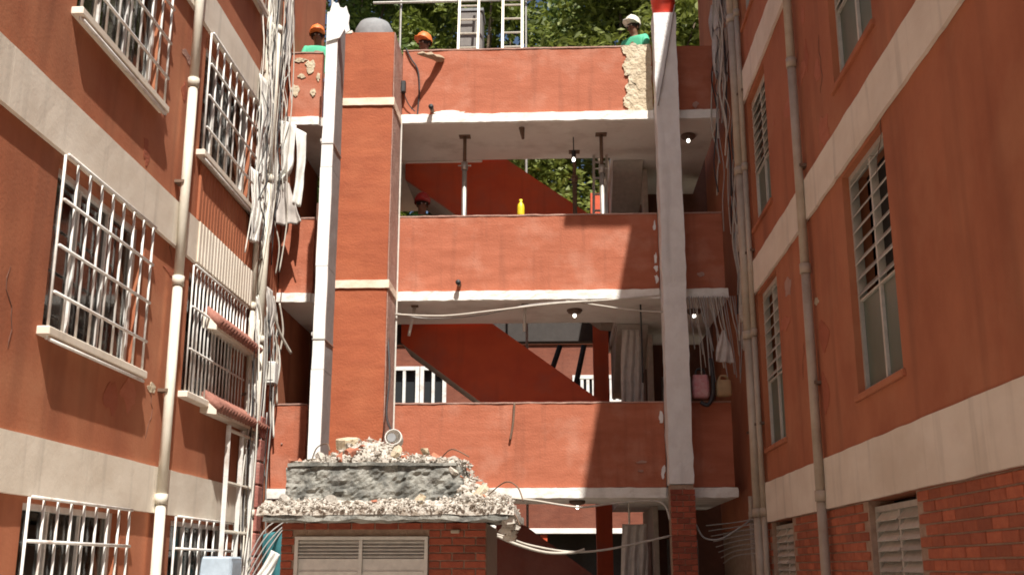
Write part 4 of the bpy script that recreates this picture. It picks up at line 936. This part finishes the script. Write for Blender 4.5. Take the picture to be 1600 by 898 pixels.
def bag(name, label, x, y, z, w_, h, d, m):
    t = thing(name, label, 'bag', (x, y, z)); mb = MB(); n = 7
    vs = []; fs = []
    prof = [(0.78, 0.0), (0.98, 0.08), (1.02, 0.35), (0.96, 0.7), (0.9, 1.0)]
    seg = 16
    for r, t_ in prof:
        for j in range(seg):
            a = 2*math.pi*j/seg; ca, sa = math.cos(a), math.sin(a); e = 0.5
            vs.append((x+w_/2*r*math.copysign(abs(ca)**e, ca)+noise.noise(Vector((j, t_*5, x)))*0.012, y+d/2*r*math.copysign(abs(sa)**e, sa), z+h*t_))
    for i in range(len(prof)-1):
        for j in range(seg): fs.append((i*seg+j, i*seg+(j+1) % seg, (i+1)*seg+(j+1) % seg, (i+1)*seg+j))
    fs.append(tuple(range(seg))[::-1]); mb.add(vs, fs).build('body', m, t, True)
    for s_ in (-1, 1): MB().tube(smooth_path([(x-w_*0.28, y+s_*d*0.35, z+h*0.95), (x-w_*0.2, y+s_*d*0.3, z+h*1.25), (x+w_*0.2, y+s_*d*0.3, z+h*1.25), (x+w_*0.28, y+s_*d*0.35, z+h*0.95)]), 0.01, 6).build('handle', m if name != 'bag' else 'black', t)
bag('bag', 'pink bag hanging in the right bay above the lowest balcony wall', 1.91, 14.86, 3.82, 0.23, 0.31, 0.15, 'plastic_pink')
bag('woven_bag', 'tan woven bag beside the pink bag in the right bay', 2.22, 14.86, 3.84, 0.21, 0.22, 0.13, 'wicker')
cable('strap', [(2.05, 14.8, 4.35), (2.07, 14.78, 4.1), (2.06, 14.8, 3.85), (1.99, 14.8, 3.72), (1.9, 14.83, 3.76)], 0.028, 'black', 'black strap dangling between the pink and tan bags', 'strap')

# torn cables down the gap beside the right wing
rr = random.Random(21)
for i in range(16):
    y = rr.uniform(14.15, 14.9); x = 2.44-rr.uniform(0, 0.16); zt = rr.uniform(8.6, 10.6); zb = rr.uniform(6.0, 8.2)
    pts = [(x, y, zt)]; m = 6
    for k in range(1, m): pts.append((x+rr.uniform(-0.06, 0.04), y+rr.uniform(-0.1, 0.1), zt+(zb-zt)*k/m))
    mc = rr.choice(['cable_grey', 'cable_pale', 'cable_grey', 'black'])
    pts.append((x-0.03, y-0.05, zb)); cable('cable', pts, rr.uniform(0.006, 0.013), mc, 'loose %s cable hanging at the top corner of the right wing' % CN[mc], 'cable', group='torn cables at the right wing corner')
for i, (y, z, h, w_) in enumerate([(14.6, 8.75, 0.8, 0.22), (14.4, 9.5, 0.9, 0.25), (14.75, 9.3, 0.6, 0.15)]):
    tag(sheet('torn_sheet', [[(2.28, y, z+h/2), (2.25, y, z), (2.27, y, z-h/2)], [(2.28+w_, y-0.05, z+h/2), (2.3+w_*0.8, y-0.05, z), (2.28+w_*0.6, y-0.05, z-h*0.4)]], 'cloth_grey', amp=0.04, freq=2, seed=i*3.0), ['grey torn sheet hanging at balcony height in the right wing corner', 'long grey torn sheet hanging highest in the right wing corner', 'narrow grey torn sheet above the top right balcony'][i], 'sheet')
for i in range(9):
    z = rr.uniform(4.6, 7.6); y = 14.3+rr.random()*0.4
    mc = rr.choice(['cable_pale', 'black', 'cable_grey'])
    cable('cable', [(2.47, y, z+1.2), (2.42, y+0.05, z+0.6), (2.46, y-0.04, z), (2.43, y, z-0.8)], rr.uniform(0.008, 0.016), mc, CN[mc]+' cable running loosely down the far end of the right wing', 'cable', group='cables down the right wing end')
for i, (y, z) in enumerate([(14.0, 6.4), (14.2, 5.7), (14.3, 4.75)]):
    t = thing('meter_box', ['pale meter box high on the far end of the right wing', 'pale meter box by the middle balcony on the right wing', 'pale meter box below the middle slab on the right wing'][i], 'box', (2.45, y, z)); MB().box(2.40, 2.497, y-0.07, y+0.07, z, z+0.22, c=0.01).build('case', 'cable_pale', t); MB().box(2.392, 2.399, y-0.05, y+0.05, z+0.05, z+0.18).build('door', 'louvre', t)

# ------------------------------------------------------------------ trailing cables, rags and boxes on the left wing
rr = random.Random(33)
for i in range(38):
    y = rr.uniform(13.1, 14.5); x = -3.97+rr.uniform(0, 0.16); zt = rr.uniform(7.2, 11.5); zb = rr.uniform(5.2, 7.4)
    if zt-zb < 0.8: zt += 1.5
    pts = [(x-0.02, y, zt)]; m = 7
    for k in range(1, m): pts.append((x+rr.uniform(-0.02, 0.07), y+rr.uniform(-0.06, 0.06), zt+(zb-zt)*k/m))
    pts.append((x+0.02, y+rr.uniform(-0.15, 0.15), zb))
    mc = rr.choice(['cable_white', 'cable_white', 'cable_pale', 'cable_grey', 'black'])
    cable('cable', pts, rr.uniform(0.004, 0.010), mc, 'loose %s cable in the tangle at the far end of the left wing' % CN[mc], 'cable', group='cable tangle on the left wing')
labs = ['wide torn white sheet caught in the cable tangle on the left wing', 'narrow torn white strip low in the cable tangle on the left wing', 'long torn white strip above the band on the left wing', 'grey torn sheet high at the left wing corner', 'largest torn white sheet beside the hanging rags on the left wing', 'crumpled white sheet before the ribbed boards on the left wing']
for i, (y, z, h, w_, m) in enumerate([(13.45, 7.2, 1.5, 0.35, 'cloth_white'), (13.55, 6.3, 1.2, 0.22, 'cloth_white'), (13.75, 8.4, 1.2, 0.2, 'cloth_white'), (14.35, 9.3, 1.6, 0.3, 'cloth_grey'), (13.85, 6.6, 1.7, 0.45, 'cloth_white'), (13.3, 6.1, 1.0, 0.3, 'cloth_white')]):
    tag(sheet('torn_sheet', [[(-3.93, y-w_/2, z+h/2), (-3.88, y-w_/2, z), (-3.92, y-w_*0.3, z-h/2)], [(-3.88, y+w_/2, z+h/2), (-3.84, y+w_*0.6, z), (-3.86, y+w_*0.35, z-h*0.45)]], m, amp=0.05, freq=3, seed=i*2.0), labs[i], 'sheet')
# the white rag that throws the long shadow on the middle balcony
tag(sheet('hanging_rag', [[(-3.92, 14.35, 7.75), (-3.9, 14.38, 7.4), (-3.86, 14.4, 7.05), (-3.98, 14.35, 6.8)], [(-3.72, 14.5, 7.72), (-3.73, 14.5, 7.4), (-3.74, 14.5, 7.1), (-3.84, 14.42, 6.85)]], 'cloth_white', amp=0.04, freq=1.5), 'bulky white rag hanging off the left wing beside the left bay', 'rag')
tag(sheet('hanging_rag', [[(-3.74, 14.5, 7.7), (-3.70, 14.52, 7.3), (-3.70, 14.52, 6.9), (-3.72, 14.52, 6.55)], [(-3.58, 14.55, 7.62), (-3.58, 14.55, 7.3), (-3.59, 14.55, 6.9), (-3.60, 14.55, 6.5)]], 'cloth_white', amp=0.025, freq=1), 'narrow white rag hanging straight down in the left bay', 'rag')
tag(sheet('hanging_rag', [[(-3.95, 14.4, 6.95), (-3.93, 14.4, 6.6), (-3.9, 14.4, 6.2)], [(-3.78, 14.5, 6.85), (-3.68, 14.5, 6.55), (-3.58, 14.55, 6.28)]], 'cloth_grey', amp=0.04, freq=2), 'dark grey rag dangling below the white ones in the left bay', 'rag')
cable('hose', [(-3.93, 14.2, 5.2), (-3.86, 14.35, 4.95), (-3.8, 14.5, 4.7), (-3.68, 14.7, 4.45)], 0.022, 'cable_pale', 'pale curved hose below the middle slab in the left bay', 'hose')
mt = thing('meter_box', 'white meter box hanging on the left wing above the lowest balcony', 'box', (-3.9, 14.4, 4.0)); MB().box(-3.95, -3.8, 14.35, 14.55, 3.98, 4.28, c=0.015).build('case', 'cloth_white', mt); MB().box(-3.93, -3.82, 14.342, 14.349, 4.03, 4.23).build('door', 'cable_white', mt)
for i in range(8):
    y = rr.uniform(13.6, 14.6); x = -3.94+rr.uniform(0, 0.1); zt = rr.uniform(4.6, 5.3)
    mc = rr.choice(['cable_white', 'cable_pale', 'black'])
    cable('cable', [(x, y, zt), (x+0.05, y+0.08, zt-0.4), (x+0.0, y+0.05, zt-0.9), (x+0.04, y, zt-1.4)], rr.uniform(0.008, 0.014), mc, 'short loose %s cable around the meter box on the left wing' % CN[mc], 'cable', group='cables by the left meter box')
for i in range(16):
    y = rr.uniform(13.3, 14.5); x = -3.95+rr.uniform(0, 0.14); zt = rr.uniform(3.6, 5.3); zb = rr.uniform(1.4, 2.8)
    mc = rr.choice(['cable_white', 'cable_pale', 'cable_grey', 'black'])
    cable('cable', [(x, y, zt), (x+rr.uniform(0, 0.08), y+rr.uniform(-0.1, 0.1), zt*0.7+zb*0.3), (x+rr.uniform(0, 0.08), y+rr.uniform(-0.12, 0.12), zt*0.35+zb*0.65), (x+0.03, y+rr.uniform(-0.2, 0.2), zb)], rr.uniform(0.004, 0.011), mc, 'loose %s cable low on the left wing beside the clay flue' % CN[mc], 'cable', group='cables low on the left wing')
for i, (y, z, h, w_) in enumerate([(14.2, 4.9, 0.7, 0.3), (13.75, 4.5, 1.0, 0.2), (14.05, 3.1, 0.8, 0.3)]):
    tag(sheet('torn_sheet', [[(-3.93, y-w_/2, z+h/2), (-3.88, y-w_/2, z), (-3.92, y-w_*0.3, z-h/2)], [(-3.88, y+w_/2, z+h/2), (-3.84, y+w_*0.6, z), (-3.86, y+w_*0.35, z-h*0.45)]], ['cloth_grey', 'cloth_white', 'cloth_white'][i], amp=0.05, freq=3, seed=i*2.7), ['grey torn strip below the middle slab beside the left bay', 'white torn strip between the tiled awnings on the left wing', 'white torn strip above the white iron frame on the left wing'][i], 'sheet')
# bottom left: pale frames, teal tarp, white cloth
ff = thing('iron_frame', 'white iron frame leaning on the left wing below the tiled awning', 'frame', (-3.9, 13.2, 0))
for y in (12.6, 13.15, 13.62): MB().tube([(-3.84, y, 0), (-3.84, y, 3.2)], 0.03, 6).build('upright', 'white_metal', ff)
for z in (3.15, 2.55, 2.0, 1.4): MB().tube([(-3.835, 12.6, z), (-3.835, 13.62, z)], 0.022, 6).build('cross_rail', 'pvc', ff)
tag(sheet('tarpaulin', [[(-3.72, 13.9, 2.0), (-3.72, 13.9, 1.5), (-3.75, 13.9, 0.6)], [(-3.45, 13.8, 2.05), (-3.42, 13.8, 1.5), (-3.4, 13.8, 0.6)]], 'teal', amp=0.03, freq=2), 'dark teal tarpaulin hanging left of the kiosk', 'tarpaulin')
tag(sheet('rag', [[(-3.5, 13.5, 1.8), (-3.62, 13.5, 1.6), (-3.75, 13.5, 1.35)], [(-3.38, 13.5, 1.75), (-3.48, 13.5, 1.55), (-3.6, 13.5, 1.3)]], 'cloth_white', amp=0.03, freq=2), 'crumpled white cloth over the teal tarpaulin left of the kiosk', 'rag')
for i in range(4): cable('cable', [(-3.85, 13.6, 1.3+0.1*i), (-3.6, 13.7, 1.8+0.1*i), (-3.3+0.05*i, 13.9, 2.3)], 0.009, 'cable_grey', 'thin grey cable slanting up left of the kiosk', 'cable', group='slanting cables left of the kiosk')
pb = thing('cabinet', 'pale blue metal cabinet at the foot of the left wing', 'cabinet', (-3.75, 12.4, 0)); MB().box(-3.95, -3.6, 12.2, 12.62, 0, 1.72, c=0.02).build('body', 'pale_blue', pb); MB().box(-3.598, -3.592, 12.23, 12.59, 0.1, 1.66).build('door', 'pale_blue', pb)

# ------------------------------------------------------------------ building and trees behind
nb = thing('rear_building', 'low terracotta building with white window frames seen through the stair openings', 'building', (-1, 26, 0))
NW = [(-4.0, -3.45, 5.2, 6.2), (-3.25, -2.8, 5.2, 6.2), (0.4, 1.5, 5.45, 5.96), (-3.0, 2.2, 0.2, 2.35)]
mbn = MB(); xs = sorted({-10, 8, *[h[0] for h in NW], *[h[1] for h in NW]}); zs = sorted({0, 6.8, *[h[2] for h in NW], *[h[3] for h in NW]})
for i in range(len(xs)-1):
    for k in range(len(zs)-1):
        if not any(h[0] <= xs[i] and xs[i+1] <= h[1] and h[2] <= zs[k] and zs[k+1] <= h[3] for h in NW): mbn.box(xs[i], xs[i+1], 26, 26.2, zs[k], zs[k+1])
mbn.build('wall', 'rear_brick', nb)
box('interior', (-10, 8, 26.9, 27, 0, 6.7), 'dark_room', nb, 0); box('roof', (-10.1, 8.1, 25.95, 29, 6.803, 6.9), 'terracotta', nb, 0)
box('white_band', (-10, 8, 25.95, 25.998, 2.36, 2.48), 'white_paint', nb)
for h in NW[:3]:
    wn_ = part_empty('window', nb, (h[0], 26, h[2])); mb = MB()
    mb.box(h[0], h[1], 25.95, 25.998, h[3], h[3]+0.09); mb.box(h[0], h[1], 25.95, 25.998, h[2]-0.09, h[2]); mb.box(h[0]-0.09, h[0], 25.95, 25.998, h[2]-0.09, h[3]+0.09); mb.box(h[1], h[1]+0.09, 25.95, 25.998, h[2]-0.09, h[3]+0.09)
    mb.build('frame', 'white_metal', wn_); n = 2 if h[1]-h[0] < 0.8 else 8
    for k in range(1, n): box('bar', (h[0]+(h[1]-h[0])*k/n-0.035, h[0]+(h[1]-h[0])*k/n+0.035, 25.96, 26.02, h[2], h[3]), 'white_metal', wn_, 0)
    box('pane', (h[0], h[1], 26.12, 26.14, h[2], h[3]), 'pane_dark', wn_, 0)
for k in range(5): box('post', (-3.0+k*1.3-0.08, -3.0+k*1.3+0.08, 26.02, 26.18, 0.2, 2.35), 'stair_red', nb, 0)

def tree(label, x, y, h, rad, leaf, seed, n=24000, zlow=6.2):
    rr = random.Random(seed); t = thing('tree', label, 'tree', (x, y, 0), 'trees behind the stair block'); mb = MB()
    top = Vector((x+rr.uniform(-0.5, 0.5), y, h*0.8))
    mb.tube([(x, y, -0.1), (x+0.1, y, h*0.25), (x-0.05, y+0.1, h*0.5), top], [0.28, 0.22, 0.15, 0.05], 9)
    cl = []
    for k in range(58):
        a = rr.uniform(0, 6.28); z = zlow+(h-zlow)*rr.random()**0.9; q = (z-zlow)/(h-zlow); r = rad*math.sqrt(rr.random())*(1.05-0.65*q**2)
        c = Vector((x+r*math.cos(a), y+r*math.sin(a), z)); cl.append((c, rr.uniform(0.6, 1.3)))
        if k < 16:
            b0 = Vector((x, y, max(h*0.2, z*0.62))); mid = b0.lerp(c, 0.5)+Vector((0, 0, 0.25)); mb.tube([b0, mid, c], [0.08, 0.05, 0.02], 6)
    mb.build('trunk', 'bark', t, True)
    vs = []; fs = []
    for i in range(n):
        c, r = rr.choice(cl); d = Vector((rr.gauss(0, 1), rr.gauss(0, 1), rr.gauss(0, 0.75))).normalized()*r*(rr.random()**0.45)
        p = c+d; s_ = rr.uniform(0.065, 0.135); u = Vector((rr.gauss(0, 1), rr.gauss(0, 1), rr.gauss(0, 0.6))).normalized(); v = u.orthogonal().normalized()
        v = (Matrix.Rotation(rr.uniform(0, 6.28), 3, u) @ v); o = len(vs)
        vs += [p-u*s_*1.3, p+v*s_*0.55, p+u*s_*1.4+Vector((0, 0, -s_*0.3)), p-v*s_*0.55]; fs.append((o, o+1, o+2, o+3))
    MB_ = MB(); MB_.v = [tuple(q) for q in vs]; MB_.f = fs
    me = bpy.data.meshes.new('crown'); me.from_pydata(MB_.v, [], fs); me.materials.append(MAT[leaf]); link('crown', me, t)
tree('leafy tree behind the white duct and pier at the upper left', -6.3, 30.0, 22, 3.6, 'leaf_b', 1)
tree('yellowish green tree behind the roof ladders', -2.4, 30.5, 22.5, 3.6, 'leaf_a', 2)
tree('bright green tree behind the top balcony at mid picture', 1.9, 29.6, 20.6, 3.5, 'leaf_c', 3)
tree('tree behind the red bucket at the right', 5.4, 30.6, 19.4, 3.2, 'leaf_a', 4)
tree('darker tree set back between the ladders and the bucket', 0.2, 34.5, 20.5, 4.0, 'leaf_b', 5)
tree('darker tree set back behind the grey domed tank', -4.6, 35.0, 22.5, 4.0, 'leaf_b', 6)
tree('tree low behind the right wing corner', 8.6, 34.5, 21.0, 3.8, 'leaf_b', 7)
